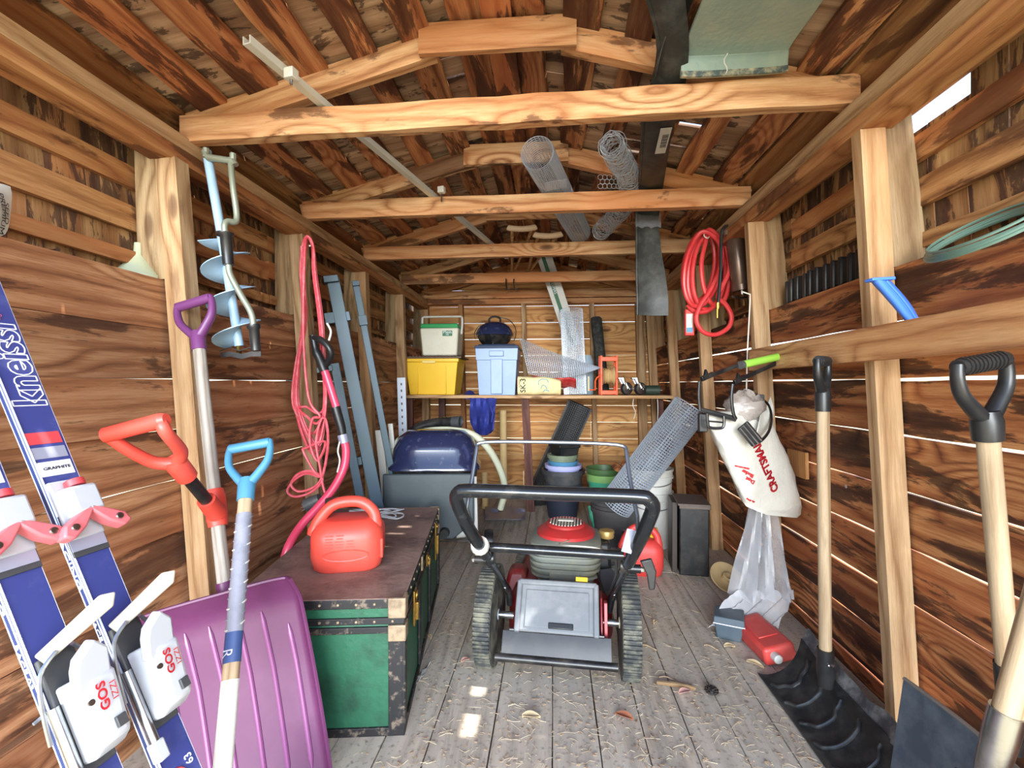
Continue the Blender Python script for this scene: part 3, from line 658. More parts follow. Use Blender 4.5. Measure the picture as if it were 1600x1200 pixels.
# red fuel can builder
def fuel_can(name, lab, loc, rz, w, d, h, m_, cap=True):
    o = thing(name, lab, 'fuel can', loc); M = bx(loc, rz); m = MB()
    def ring(z, sw, sd, r=.28, ox=0, oy=0):
        pts = []
        for cxs, cys, a0 in ((1, 1, 0), (-1, 1, pi/2), (-1, -1, pi), (1, -1, 1.5*pi)):
            rr = min(sw, sd)*r
            for k in range(4):
                a = a0+pi/2*k/3; pts.append((ox+cxs*(sw/2-rr)+rr*cos(a), oy+cys*(sd/2-rr)+rr*sin(a), z))
        return pts
    m.loft([ring(0, w*.82, d*.8), ring(.012, w*.93, d*.92), ring(.05, w, d), ring(h*.50, w, d), ring(h*.58, w*.97, d*.96), ring(h*.68, w*.84, d*.84), ring(h*.735, w*.70, d*.66), ring(h*.745, w*.60, d*.52)], M)
    m.build('can_body', m_, o)
    m = MB(); pts = spl([(-w*.47, -d*.1, h*.52), (-w*.42, -d*.1, h*.70), (-w*.25, -d*.08, h*.92), (-w*.05, -d*.06, h*.985), (w*.20, -d*.1, h*.965), (w*.36, -d*.14, h*.80), (w*.38, -d*.18, h*.56)], 6)
    m.tube([M @ p for p in pts], [.0205 if 3 < i < len(pts)-4 else .024 for i in range(len(pts))], 12); m.build('handle', m_, o)
    m = MB(); m.tube([M @ V(w*.3*cos(a), -d*.5-.0005, h*.28+h*.08*sin(a)) for a in [2*pi*i/28 for i in range(28)]], .0022, 5, True); m.build('oval_emboss', m_, o)
    return o, M
M_RED2 = mat('faded_red_plastic', (206, 62, 56), .5, dirt=(150, 50, 46), damt=.4, dscale=6)
q = P(1007, 903, Z=0); o, M = fuel_can('fuel_can', 'red plastic fuel can on the floor behind the mower handle', (q.x, q.y+.09, 0), -.1, .235, .18, .265, M_RED2)
m = MB(); m.lathe([(.03, .19), (.028, .215), (.024, .218), (.024, .246), (.0, .247)], 14, M @ Matrix.Translation((.07, .03, .0))); m.build('cap', mat('yellow_cap', (222, 188, 44), .4), o)
m = MB(); m.lathe([(.024, .20), (.022, .225), (.0, .226)], 14, M @ Matrix.Translation((-.085, .02, -.0))); m.build('vent_cap', M_BLACK, o)
# black metal box
a_, b_ = P(1061, 900, Z=0), P(1107, 903, Z=0); ctr = (a_+b_)/2+V(.02, .12, 0); w = (b_-a_).length
M = bx(ctr, -.12); o = thing('metal_box', 'tall black metal box with brown lid by the right wall', 'box', ctr)
m = MB(); m.box((0, 0, .19), (w, .22, .38), M); m.build('box_body', M_BLACKM, o, .006)
m = MB(); m.box((-.003, -.0, .402), (w+.02, .26, .012), M); m.box((-.0, -.125, .39), (w+.01, .012, .02), M); m.build('lid', mat('brown_lid', (98, 84, 76), .6, dirt=(70, 58, 50), damt=.5), o, .003)
m = MB(); m.box((-w/2-.022, .03, .2), (.03, .2, .40), M); m.build('side_panel', mat('dark_brown_panel', (50, 38, 32), .5), o, .003)
# cardboard tubes and crumpled sheet in the back
M_CARD = mat('cardboard', (206, 176, 124), .8, dirt=(176, 144, 96), damt=.5)
m = MB(); a_, b_ = P(787, 800, zc=4.35), P(786, 642, zc=4.5); a_.z = 0; m.tube([a_, b_], .034, 18); o = m.build('cardboard_tube', M_CARD); tag(o, 'tall tan cardboard tube standing below the blue cloth', 'tube')
m = MB(); a_, b_ = P(758, 800, zc=4.1), P(757, 738, zc=4.15); a_.z = 0; m.tube([a_, b_], .028, 16); o = m.build('cardboard_tube', M_CARD); tag(o, 'short tan tube standing beside the blue barbecue', 'tube')
m = MB(); m.sheet([[P(758+62*j/9, 812-20*i/5, Z=.02+.03*random.random()) for j in range(10)] for i in range(6)], .004); o = m.build('plastic_sheet', mat('grey_film', (122, 124, 142), .3), ang=60); tag(o, 'crumpled grey plastic sheet on the floor under the back shelf', 'sheet')
# ---------------------------------------------------------------- left side
def dgrip(o, base, ax, wd, m_, w=.115, h=.115, r=.014, ferr=.07, fr_r=.022, ribs=0, flat=1.0):
    """D shaped grip: hand bar, two arms that meet at a socket; base = top of the shaft"""
    ax = Vector(ax).normalized(); wd = (Vector(wd)-ax*Vector(wd).dot(ax)).normalized(); nn = wd.cross(ax)
    A = lambda x, y: base+wd*x+ax*y
    m = MB(); m.tube([A(-w/2, h), A(w/2, h)], r*1.08, 12); g = m.build('grip_bar', m_, o, ang=50)
    if ribs:
        for k in range(ribs):
            x = -w*.38+w*.76*k/(ribs-1); c = A(x, h)
            mm = MB(); mm.tube([c-wd*.0022, c+wd*.0022], r*1.28, 12); mm.build('grip_ridge', m_, g, ang=50)
    for s_ in (-1, 1):
        pts = spl([A(s_*w*.49, h*1.06), A(s_*w*.52, h*.80), A(s_*w*.46, h*.48), A(s_*w*.24, h*.16), A(s_*w*.08, -.004), A(s_*w*.02, -ferr*.4)], 5)
        secs = []
        for i, p in enumerate(pts):
            t = (pts[min(i+1, len(pts)-1)]-pts[max(i-1, 0)]).normalized(); sd = t.cross(nn).normalized(); rr = r*(.62+.5*i/len(pts))
            secs.append([p+sd*rr*cos(a)+nn*rr*1.25*sin(a) for a in [2*pi*k/10 for k in range(10)]])
        m = MB(); m.loft(secs); m.build('grip_arm', m_, o, ang=60)
    m = MB(); m.tube([A(0, h*.10), A(0, -.01), A(0, -ferr)], [fr_r*.85, fr_r*1.05, fr_r], 14); return m.build('socket', m_, o, ang=50)
def shaft(o, p, q, r, m_, name='shaft', n=12, bend=0):
    p, q = Vector(p), Vector(q); L = (q-p).length; me = MB(); me.tube([V(-L/2+L*k/6, 0, 0) for k in range(7)], r, n)
    M = frame((p+q)/2, q-p, (0, 1, 0) if abs((q-p).normalized().y) < .9 else (1, 0, 0))
    md = bpy.data.meshes.new(name); md.from_pydata(me.v, [], me.f); md.shade_smooth(); md.set_sharp_from_angle(angle=radians(50)); md.materials.append(m_)
    ob = link(bpy.data.objects.new(name, md)); ob.parent = o; ob.matrix_local = Matrix.Translation(-ORG[o.name]) @ M; ORG[ob.name] = M.translation; return ob
# trunk -----------------------------------------------------------
TC = V(-.455, 1.424, 0); td = V(-.152, 1.07, 0).normalized(); tw = V(-td.y, td.x, 0)   # near right corner, length dir, towards the wall
TL, TWD, THT = 1.085, .53, .42
o = thing('steamer_trunk', 'old dark green trunk with black edging and brass hardware by left wall', 'trunk', TC+td*TL/2+tw*TWD/2)
M = frame(TC+td*TL/2+tw*TWD/2, td, (0, 0, 1))   # local x along, y to the wall, z up
M_TG_ = mat('trunk_green', (34, 92, 66), .5, dirt=(24, 46, 36), damt=.8, dscale=7, bump=.15, bscale=60); M_TB = mat('trunk_black', (26, 25, 27), .55, dirt=(128, 112, 96), damt=.75, dscale=34, dlo=.55, dhi=.66)
M_TT = mat('trunk_top_brown', (142, 118, 106), .6, dirt=(70, 54, 50), damt=.85, dscale=6, bump=.3, bscale=40); M_TIN = mat('worn_tin', (158, 138, 112), .45, .3, dirt=(60, 50, 44), damt=.7, dscale=30)
m = MB(); m.box((0, 0, .172), (TL-.012, TWD-.012, .336), M); m.build('trunk_body', M_TG_, o, .004)
m = MB(); m.box((0, 0, .379), (TL-.012, TWD-.012, .074), M); lid = m.build('lid', M_TG_, o, .004)
m = MB(); m.box((0, 0, .4175), (TL, TWD, .007), M); m.build('lid_top', M_TT, lid, .002)
for s_ in (-1, 1):
    for z_, h_, nm, pr in ((.405, .028, 'edging', lid), (.352, .02, 'edging', lid), (.324, .02, 'edging', o), (.012, .026, 'edging', o)):
        m = MB(); m.box((0, s_*(TWD/2-.003), z_), (TL+.002, .010, h_), M); m.build(nm, M_TB, pr, .002)
        m = MB(); m.box((s_*(TL/2-.003), 0, z_), (.010, TWD+.002, h_), M); m.build(nm, M_TB, pr, .002)
    for t_ in (-1, 1):
        m = MB(); m.box((s_*(TL/2-.018), t_*(TWD/2-.002), .17), (.042, .009, .30), M); m.box((s_*(TL/2-.002), t_*(TWD/2-.022), .17), (.009, .052, .30), M); m.build('corner_strap', M_TB, o, .002)
        m = MB(); m.box((s_*(TL/2-.018), t_*(TWD/2), .392), (.046, .011, .062), M); m.box((s_*(TL/2), t_*(TWD/2-.022), .392), (.011, .054, .062), M); m.build('corner_plate', M_TIN, lid, .003)
        m = MB(); m.box((s_*(TL/2), t_*(TWD/2-.022), .315), (.0115, .054, .05), M); m.box((s_*(TL/2-.018), t_*(TWD/2), .315), (.046, .0115, .05), M); m.build('corner_plate', M_TIN, o, .003)
for x in (-.20, .12):
    m = MB(); m.box((x, -TWD/2, .17), (.035, .009, .30), M); m.build('strap', M_TB, o, .002)
def hasp(x, w, z0, z1):
    m = MB(); m.box((x, -TWD/2-.006, (z0+z1)/2), (w, .008, z1-z0), M); h_ = m.build('hasp', M_BRASS, o, .003)
    m = MB(); m.box((x, -TWD/2-.014, (z0*.6+z1*.4)), (w*.5, .012, (z1-z0)*.5), M); m.tube([M @ V(x+w*.3*cos(a), -TWD/2-.013, z1-.02+.014*sin(a)) for a in [2*pi*i/12 for i in range(12)]], .003, 5, True); m.build('clasp', M_BRASS, h_, .002)
hasp(-.365, .042, .252, .372); hasp(-.02, .03, .32, .372); hasp(.33, .045, .22, .40)
m = MB(); m.box((-.16, -TWD/2-.004, .385), (.022, .008, .055), M); m.build('hinge_tab', M_TIN, lid, .002)
for k in range(9):
    for z_ in (.352, .405):
        m = MB(); m.lathe([(.005, 0), (.004, .003), (.0, .004)], 6, M @ Matrix.Translation((-TL/2-.002, -.23+k*.055, z_)) @ Matrix.Rotation(-pi/2, 4, 'Y')); m.build('stud_nail', M_TIN, lid)
for k in range(16): 
    m = MB(); m.lathe([(.005, 0), (.004, .003), (.0, .004)], 6, M @ Matrix.Translation((-TL/2+.05+k*.066, -TWD/2-.002, .405)) @ Matrix.Rotation(pi/2, 4, 'X')); m.build('stud_nail', M_TIN, lid)
# fuel can on the trunk
q = P(530, 903, Z=.4215); a = .30
o, M = fuel_can('fuel_can', 'large red plastic fuel can standing on the green trunk', (q.x-.02, q.y+.125, .4215), a, .25, .205, .235, M_RED)
M_EMB = M_RED
for k in range(6):
    for j in range(2 if k < 2 else 3):
        m = MB(); m.box((-.055+j*.035, -.103, .135-k*.010), (.028-.004*((k+j) % 3), .0022, .0035), M); m.build('embossed_line', M_EMB, o, 0)
m = MB(); m.box((.118, -.02, .075), (.012, .12, .07), M); m.build('side_panel', M_RED, o, .005)
m = MB(); m.lathe([(.03, .205), (.028, .235), (.0, .236)], 14, M @ Matrix.Translation((-.06, .03, 0))); m.build('cap', M_BLACK, o)
# tangle of cord on the trunk
for_pts = [TC+td*(.93+.07*cos(a*1.0)*(1+.3*sin(a*2.7)))+tw*(.30+.15*sin(a*.7)*cos(a*1.3))+V(0, 0, .426+.012*abs(sin(a*2.3))) for a in [k*.35 for k in range(58)]]
m = MB(); m.tube(spl(for_pts, 3), .004, 5); o = m.build('cord_tangle', mat('pale_cord', (188, 190, 190), .6)); tag(o, 'pale tangled cord lying on the far end of the trunk', 'cord')
# purple snow shovel ------------------------------------------------
bot, top = P(388, 1262, zc=1.215), P(303, 470, zc=1.575); ax_ = (top-bot).normalized(); Ls = (top-bot).length
wd_ = (RT*.985+FW*.10); wd_ = (wd_-ax_*wd_.dot(ax_)).normalized(); nn_ = wd_.cross(ax_)     # nn_ points to the wall side or the room
if nn_.dot(FW) > 0: nn_ = -nn_
M_PUR = mat('purple_plastic', (96, 44, 84), .42, dirt=(118, 68, 106), damt=.5, dscale=4); M_PURR = mat('purple_rib_highlight', (142, 84, 130), .3); M_PURD = mat('purple_grip', (106, 56, 106), .38)  # rib purple is lightened to paint in highlights along the worn ridges
o = thing('snow_shovel', 'big purple snow shovel with red auxiliary handle against the left wall', 'shovel', (bot.x, bot.y, 0))
B = lambda x, y, n: bot+wd_*x+ax_*y+nn_*n
BH, BW = .53, .205
rows = []
for i in range(22):
    s = i/21; y = BH*s
    row = []
    for j in range(41):
        x = -1+2*j/40
        d = -.055*sin(pi*min(1, s*1.15)*.9)*0 - .06*(1-(1-s)**2)*0
        belly = .075*(s**1.6) - .02*s                         # dish curves forward at the top
        edge = .035*max(0, (abs(x)-.90)/.10)**1.5*(.35+.65*s)
        topl = .05*max(0, (s-.88)/.12)**1.5
        rib = 0
        kink = .014*max(0, s-.58)
        row.append(B(x*BW*(1+.05*(s-.5)), y*(1-.02*abs(x)**6), belly+edge+topl+rib+kink-.045))
    rows.append(row)
m = MB(); m.sheet(rows, .005); m.build('blade', M_PUR, o, ang=50)
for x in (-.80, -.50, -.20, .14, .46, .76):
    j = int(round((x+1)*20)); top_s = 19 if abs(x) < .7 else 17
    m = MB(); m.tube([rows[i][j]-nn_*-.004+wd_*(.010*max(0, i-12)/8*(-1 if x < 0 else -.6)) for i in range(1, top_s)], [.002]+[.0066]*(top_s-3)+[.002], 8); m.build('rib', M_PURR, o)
rim_ = [r[0] for r in rows]+rows[-1][1:-1]+[r[-1] for r in reversed(rows)]
m = MB(); m.tube(rim_, .005, 6); m.build('blade_rim', M_PUR, o)
m = MB(); m.tube([B(0, BH*.9, -.0), B(0, BH*.98, -.005), B(0, BH+.03, .0)], [.012, .022, .022], 12); m.build('blade_socket', M_PUR, o)
sh_top = top-ax_*.125
shaft(o, B(0, BH*.95, .0), sh_top, .0185, W_SHAFTG)
dgrip(o, sh_top, ax_, RT*.98+FW*-.1, M_PURD, w=.118, h=.118, r=.0145, ferr=.055, fr_r=.021)
# auxiliary handle
def on_shaft(v):   # point of the shaft at picture height v
    best = None
    for k in range(200):
        p = B(0, BH*.95, .0).lerp(sh_top, k/199); zc_ = p.dot(FW); vv = 600-(p.z-EYE)/zc_*F_PX
        if best is None or abs(vv-v) < best[0]: best = (abs(vv-v), p)
    return best[1]
cl_ = on_shaft(790); zq = cl_.dot(FW)
m = MB(); m.tube([on_shaft(764), on_shaft(776), on_shaft(810), on_shaft(823)], [.024, .028, .028, .025], 14); aux = m.build('auxiliary_handle', M_RED, o); tag(aux, 'red auxiliary D handle clamped to the shaft')
e0, e1 = P(339, 802, zc=zq-.02), P(287, 738, zc=zq-.17); ad = (e1-e0).normalized()
m = MB(); m.tube([e0, e0.lerp(e1, .35)], [.027, .024], 14); m.build('clamp', M_RED, aux)
m = MB(); m.tube([e0.lerp(e1, .2), e0.lerp(e1, 1.0)], .0165, 12); m.build('handle_tube', M_BLACKM, aux)
w0, w1 = P(165, 680, zc=zq-.30), P(253, 657, zc=zq-.30); gw = (w1-w0)
m = MB(); gb0 = e1+ad*.0; 
m.tube([e1-ad*.02, e1+ad*.04, e1+ad*.055], [.025, .026, .020], 14); m.build('grip_socket', M_RED, aux)
m = MB(); m.tube([w0, w1], .0185, 14); m.tube([w1, w1+gw.normalized()*.012], [.0185, .014], 14); m.build('grip_bar', M_RED, aux, ang=50)
for pts in ([w0+gw*.02, w0.lerp(e1, .25)-UP*.012+gw*.03, w0.lerp(e1, .6)-UP*.010, e1+ad*.04], [w1-gw*.02, w1+gw*.07-UP*.03, w1.lerp(e1, .6)+gw*.10, e1+ad*.04]):
    m = MB(); pp = spl(pts, 5); m.tube(pp, [.0135+.004*i/len(pp) for i in range(len(pp))], 10); m.build('grip_arm', M_RED, aux)
# shovel with blue grip and taped shaft ------------------------------
tp, bt = P(391, 694, zc=1.335), P(338, 1320, zc=.90); ax_ = (tp-bt).normalized(); L_ = (tp-bt).length; M_BLU = mat('sky_blue_plastic', (72, 130, 162), .42)
o = thing('taped_shovel', 'shovel with sky blue D grip and grey taped shaft before purple blade', 'shovel', bt)
dgrip(o, tp-ax_*.115, ax_, RT, M_BLU, w=.108, h=.11, r=.0125, ferr=.05, fr_r=.021)
T = lambda k: bt.lerp(tp-ax_*.115, k)
shaft(o, T(0), T(1), .0175, W_SHAFT)
M_TAPE = mat('grey_tape', (132, 134, 146), .5, dirt=(92, 94, 106), damt=.6, dscale=20)
m = MB(); m.tube([T(.50), T(.88)], .0186, 14); tp_ = m.build('tape_wrap', M_TAPE, o)
for k in range(12):
    c = T(.52+.34*k/11); m = MB(); ex = RT*cos(.5)+ax_*.5; m.tube([c+(RT*cos(a)-FW*sin(a)*1.0+ax_*(.45*cos(a)))*.0188 for a in [2*pi*i/16 for i in range(16)]], .0022, 5, True); m.build('tape_edge', M_TAPE if k % 2 else M_WHITE, tp_)
m = MB(); m.tube([T(.415), T(.505)], .0184, 14); bd = m.build('blue_band', mat('navy_band', (52, 74, 122), .5), o)
text('R', .030, frame(T(.462)-FW*.03, ax_*-1+RT*.0, -FW), M_WPRINT, bd, surf=MB().tube([T(.40), T(.52)], .0186, 14))
m = MB(); m.tube([T(.0), T(.37)], .0184, 14); m.build('white_sleeve', M_WHITE, o)
m = MB(); m.sheet([[bt-ax_*(.05+.2*i/5)+RT*(-.11+.22*j/6)+FW*(.02*(j-3)**2/9) for j in range(7)] for i in range(6)], .004); m.build('blade', M_BLU, o)
m = MB(); m.tube([T(.03), bt-ax_*.08], .021, 12); m.build('blade_socket', M_BLU, o)
# skis ----------------------------------------------------------------
M_SKI = mat('ski_navy', (54, 62, 122), .35, dirt=(104, 112, 164), damt=.5, dscale=9, dlo=.5, dhi=.72); M_SKIS = mat('ski_side', (40, 56, 104), .4); M_EDGE = mat('ski_edge', (196, 202, 214), .3, .6)
M_SRED = mat('ski_red', (198, 66, 72), .45); M_SGREY = mat('ski_grey', (158, 162, 182), .4, .3); M_BWH = mat('binding_white', (176, 180, 186), .4, dirt=(196, 196, 194), damt=.4); M_BPINK = mat('binding_red', (206, 104, 110), .4, dirt=(240, 160, 160), damt=.4)
def make_ski(lab):
    """local: x from tail to tip, y across, z out of the top sheet"""
    I = Matrix.Identity(4); o = thing('ski', lab, 'ski', (0, 0, 0), 'pair of navy skis')
    xs = [0, .02, .3, .6, .9, 1.2, 1.5, 1.62, 1.70, 1.76, 1.79]; hw = [.030, .034, .0335, .032, .0325, .034, .037, .036, .028, .014, .003]; zz = [0]*7+[.012, .035, .065, .085]
    secs = [[(x, -w, z), (x, w, z), (x, w, z+.014), (x, -w, z+.014)] for x, w, z in zip(xs, hw, zz)]
    m = MB(); m.loft(secs); m.build('ski_body', M_SKI, o, .0015)
    m = MB(); m.sheet([[V(x, w+.0006, .001), V(x, w+.0006, .0125)] for x, w in zip(xs[:8], hw[:8])], .001); sd = m.build('side_wall', M_SKIS, o)
    for z_ in (.0015, .0118):
        for s_ in (-1, 1):
            m = MB(); m.tube([V(x, s_*(w+.0006), z_) for x, w in zip(xs[:8], hw[:8])], .0014, 4); m.build('steel_edge', M_EDGE, o)
    m = MB(); m.tube([V(x, w*.93, .0146) for x, w in zip(xs[:8], hw[:8])], .002, 4); m.build('white_line', M_EDGE, o)
    T_ = lambda x, y, up=1: frame(V(x, y, .0142), (up, 0, 0), (0, 0, 1))
    def stripe(x0, x1, m_, y=.030, nm='stripe', z=.0146):
        b = MB(); b.box(((x0+x1)/2, .002, z), (x1-x0, 2*y, .0012)); return b.build(nm, m_, o)
    stripe(1.083, 1.108, M_SRED); stripe(1.052, 1.076, M_SGREY); w_ = stripe(1.015, 1.045, M_WPRINT)
    text('GRAPHITE', .0085, frame(V(1.030, 0, .0155), (0, -1, 0), (0, 0, 1)), M_INK, w_, sx=1.2)
    text('kneissl', .076, T_(1.262, -.004), M_WPRINT, o, sx=.95, ol=.0019, bold=.0025)
    text('*', .05, T_(1.375, -.01), M_SRED, o, bold=.002)
    text('RACING', .0095, frame(V(.85, .0335, .0065), (-1, 0, 0), (0, 1, 0)), M_WPRINT, sd, sx=3.5); text('RACE 03', .0095, frame(V(.70, .0335, .0065), (-1, 0, 0), (0, 1, 0)), M_WPRINT, sd, sx=2.2)
    text('63', .02, T_(.42, -.018), M_WPRINT, o); m = MB(); m.tube([V(.40+.02*cos(a), .012+.018*sin(a), .0146) for a in [2*pi*i/20 for i in range(20)]], .003, 5, True); m.build('red_ring', M_SRED, o)
    # toe piece
    tx = .94; t = MB(); t.box((tx, .0, .019), (.12, .062, .010)); toe = t.build('toe_binding', M_BWH, o, .003)
    t = MB(); t.loft([[(tx-.02+a, s1*b, c) for a, s1, c in ((-.005, -1, 0), (-.005, 1, 0), (.065, 1, 0), (.065, -1, 0))] for b, c in ((.025, .02),)]+[[(tx-.02+a*.9, s1*.024, .058) for a, s1 in ((.0, -1), (.0, 1), (.06, 1), (.06, -1))]]); t.build('toe_housing', M_BWH, toe, .005)
    t = MB(); t.lathe([(.016, 0), (.016, .012), (.012, .014)], 14, frame(V(tx+.038, 0, .04), (0, 0, 1), (1, 0, 0))); t.build('adjuster', M_SRED, toe)
    for s_ in (-1, 1):
        t = MB(); t.prism([(0, -.004), (.012, .0), (-.02, .055), (-.04, .062), (-.048, .046), (-.03, .02)] if s_ > 0 else [(0, .004), (.012, 0), (-.02, -.055), (-.04, -.062), (-.048, -.046), (-.03, -.02)], .026, Matrix.Translation((tx-.018, 0, .045))); w_ = t.build('toe_wing', M_BPINK, toe, .004)
        t = MB(); t.lathe([(.007, 0), (.006, .003), (0, .0035)], 12, Matrix.Translation((tx-.045, s_*.04, .058))); t.build('rivet', M_STEEL, w_)
    stripe(.858, .885, M_SGREY, .031, 'plate', .02)
    b = MB(); b.box((.89, 0, .0165), (.085, .064, .004)); b.build('base_pad', M_DGREY, o, .001)
    # heel piece and brake
    hx = .60; b = MB(); b.box((hx, 0, .019), (.20, .056, .009)); hp = b.build('heel_binding', M_DGREY, o, .003)
    body = MB(); body.loft([[(hx+a, y, z) for y, z in ((-.036, .024), (.022, .024), (.022, .024+h*.8), (.012, .024+h), (-.024, .024+h), (-.036, .024+h*.7))] for a, h in ((-.085, .025), (-.07, .05), (.0, .062), (.03, .066), (.045, .05))])
    hb = body.build('heel_housing', M_BWH, hp, .005)
    vz = MB(); vz.prism([(-.03, -.024), (.03, -.02), (.052, .002), (.03, .026), (.012, .03), (-.03, .028)], .02, frame(V(hx+.045, 0, .082), (.8, 0, .35), (-.35, 0, .8))); vz.build('heel_cup', M_BWH, hb, .004)
    text('GOS', .020, frame(V(hx+.0, .004, .1), (1, 0, 0), (0, 0, 1)), M_RPRINT, hb, surf=body, sx=1.1, bold=.0006)
    text('IZZI', .014, frame(V(hx+.0, -.013, .1), (1, 0, 0), (0, 0, 1)), M_RPRINT, hb, surf=body, sx=1.2)
    b = MB(); b.box((hx-.05, -.012, .0815), (.018, .016, .006)); b.build('din_window', M_DGREY, hb, .001)
    b = MB(); b.lathe([(.005, 0), (.005, .003), (0, .003)], 10, Matrix.Translation((hx-.0, .020, .084))); b.build('screw', M_STEEL, hb)
    b = MB(); b.tube([V(hx-.12, .034, .03), V(hx+.02, .034, .03)], .008, 10); b.build('spring_tube', M_STEEL, hp)
    b = MB(); b.box((hx-.13, .034, .03), (.035, .02, .02)); b.build('spring_block', M_BWH, hp, .003)
    b = MB(); b.prism([(-.055, -.012), (.055, -.016), (.072, 0), (.055, .014), (-.055, .010)], .007, frame(V(hx+.12, -.01, .062), (.30, -.50, .55), (-.1, .75, .70))); br = b.build('brake_pedal', M_BWH, hp, .003); br.data.materials[0] = mat('pedal_cream', (174, 168, 152), .5)
    for s_ in (-1, 1):
        b = MB(); b.tube(spl([V(hx+.10, s_*.012, .045), V(hx+.075, s_*.034, .03), V(hx+.02, s_*.042, .022), V(hx-.03, s_*.044, .016)], 4), .0035, 6); b.build('brake_arm', M_STEEL, hp)
    return o
ski = make_ski('right navy ski with white lettering leaning on left wall, nearer purple shovel')
ski2 = copy_tree(ski); ski2['label'] = 'left navy ski with white lettering leaning on left wall, cut by frame'
a_, b_ = P(235, 1110, zc=.885), P(20, 590, zc=.95); d_ = (b_-a_).normalized()
def pose(o, p, q):
    d = (q-p).normalized(); tail = p-d*(p.z/d.z); n = V(-d.z, 0, d.x); n = V(d.z, -.10, -d.x).normalized()
    o.matrix_world = frame(tail, d, n)
ski_n = frame(a_, d_, V(d_.z, -.10, -d_.x))
pose(ski, a_, b_); pose(ski2, a_+V(-.012, -.103, -.03), b_+V(-.012, -.103, -.03))
if (ski.matrix_world.col[1].to_3d()).y < 0: print('SKI Y FLIP')
# cord tail at the ski
m = MB(); m.tube(spl([P(104, 1062, zc=.80), P(92, 1075, zc=.80), P(86, 1100, zc=.79), P(66, 1120, zc=.79), P(52, 1132, zc=.78)], 5), .003, 6); o = m.build('strap_cord', mat('grey_cord', (120, 124, 130), .7)); tag(o, 'grey retaining cord dangling off the left ski', 'cord')
# ice auger -----------------------------------------------------------
Z0_ = 1.70
o = thing('ice_auger', 'pale blue hand ice auger hanging from the left wall plate', 'auger', P(372, 560, zc=Z0_)); M_AUG = mat('auger_blue', (152, 182, 206), .4, dirt=(120, 150, 170), damt=.4); M_AUGG = mat('auger_grey_green', (150, 158, 140), .35, .5)
top_, bot_ = P(323, 236, zc=Z0_), P(374, 541, zc=Z0_); axd = (bot_-top_).normalized()
mid_ = P(347, 372, zc=Z0_)
m = MB(); m.tube([top_, mid_], .0155, 12); m.build('upper_tube', M_AUG, o)
m = MB(); m.tube([mid_-UP*.0, bot_], .0155, 12); m.build('auger_shaft', M_AUG, o)
M = frame(bot_, (mid_-bot_), FW); Lh = (mid_-bot_).length
rows = []
n_ = 84
for i in range(n_+1):
    t = i/n_; a = 2*pi*3.1*t+pi*.85; x = Lh*(.02+.98*t)
    rows.append([M @ V(x, r*cos(a)*1.0, r*sin(a)) for r in (.012, .045, .082)])
m = MB(); m.sheet(rows, .003); m.build('flighting', M_AUG, o, ang=60)
m = MB(); m.tube([P(320, 238, zc=Z0_-.02), P(325, 246, zc=Z0_-.02), P(365, 252, zc=Z0_-.02), P(368, 258, zc=Z0_-.02)], .012, 10); m.build('crank_bracket', M_AUGG, o)
for u, v in ((322, 238), (364, 246)):
    m = MB(); m.tube([P(u, v-6, zc=Z0_-.02), P(u, v+8, zc=Z0_-.02)], .011, 8); m.build('bracket_bolt', M_AUGG, o)
m = MB(); m.tube(spl([P(360, 248, zc=Z0_-.02), P(364, 290, zc=Z0_-.03), P(370, 336, zc=Z0_-.03), P(367, 347, zc=Z0_-.04), P(356, 346, zc=Z0_-.06), P(351, 352, zc=Z0_-.07), P(352, 366, zc=Z0_-.07)], 5), .0105, 10); m.build('crank_rod', M_AUGG, o)
m = MB(); m.tube([P(352, 364, zc=Z0_-.07), P(352, 367, zc=Z0_-.07), P(353, 370, zc=Z0_-.07), P(357, 414, zc=Z0_-.07)], [.028, .028, .019, .0175], 14); m.build('grip', M_BLACK, o, ang=50)
m = MB(); m.tube(spl([P(357, 414, zc=Z0_-.07), P(360, 430, zc=Z0_-.07), P(376, 460, zc=Z0_-.07), P(392, 488, zc=Z0_-.07), P(396, 508, zc=Z0_-.07)], 5), .0105, 10); m.build('lower_rod', M_AUGG, o)
m = MB(); m.tube([P(396, 508, zc=Z0_-.07), P(397, 513, zc=Z0_-.07), P(397, 515, zc=Z0_-.07), P(400, 548, zc=Z0_-.07)], [.022, .022, .017, .016], 12); m.build('end_grip', M_BLACK, o, ang=50)
m = MB(); m.sheet([[P(u, v, zc=Z0_-.06+.10*k) for u, v in ((343, 549), (358, 543), (374, 548), (390, 543), (408, 547))] for k in range(3)], .004); m.build('cutting_blade', M_BLACKM, o, .001)
m = MB(); m.sheet([[P(u, v+8*k, zc=Z0_-.065) for u, v in ((345, 551), (360, 549), (378, 553), (394, 549), (408, 549))] for k in range(2)], .004); m.build('blade_edge', M_BLACKM, o)
m = MB(); m.tube([P(373, 536, zc=Z0_), P(374, 558, zc=Z0_-.03)], .008, 8); m.build('point', M_BRASS, o)
# funnel on the ledge
q = P(217, 436, X=-1.43); q.z = 1.440; M = Matrix.Translation(q); m = MB()
m.lathe([(.076, 0), (.078, .012), (.072, .018), (.016, .085), (.0135, .128), (.010, .128), (.012, .085), (.066, .016), (.07, 0)], 24, M, False, False)
o = m.build('funnel', mat('pale_green_plastic', (186, 192, 158), .5, dirt=(150, 180, 180), damt=.5)); tag(o, 'pale green plastic funnel upside down on left wall ledge', 'funnel')
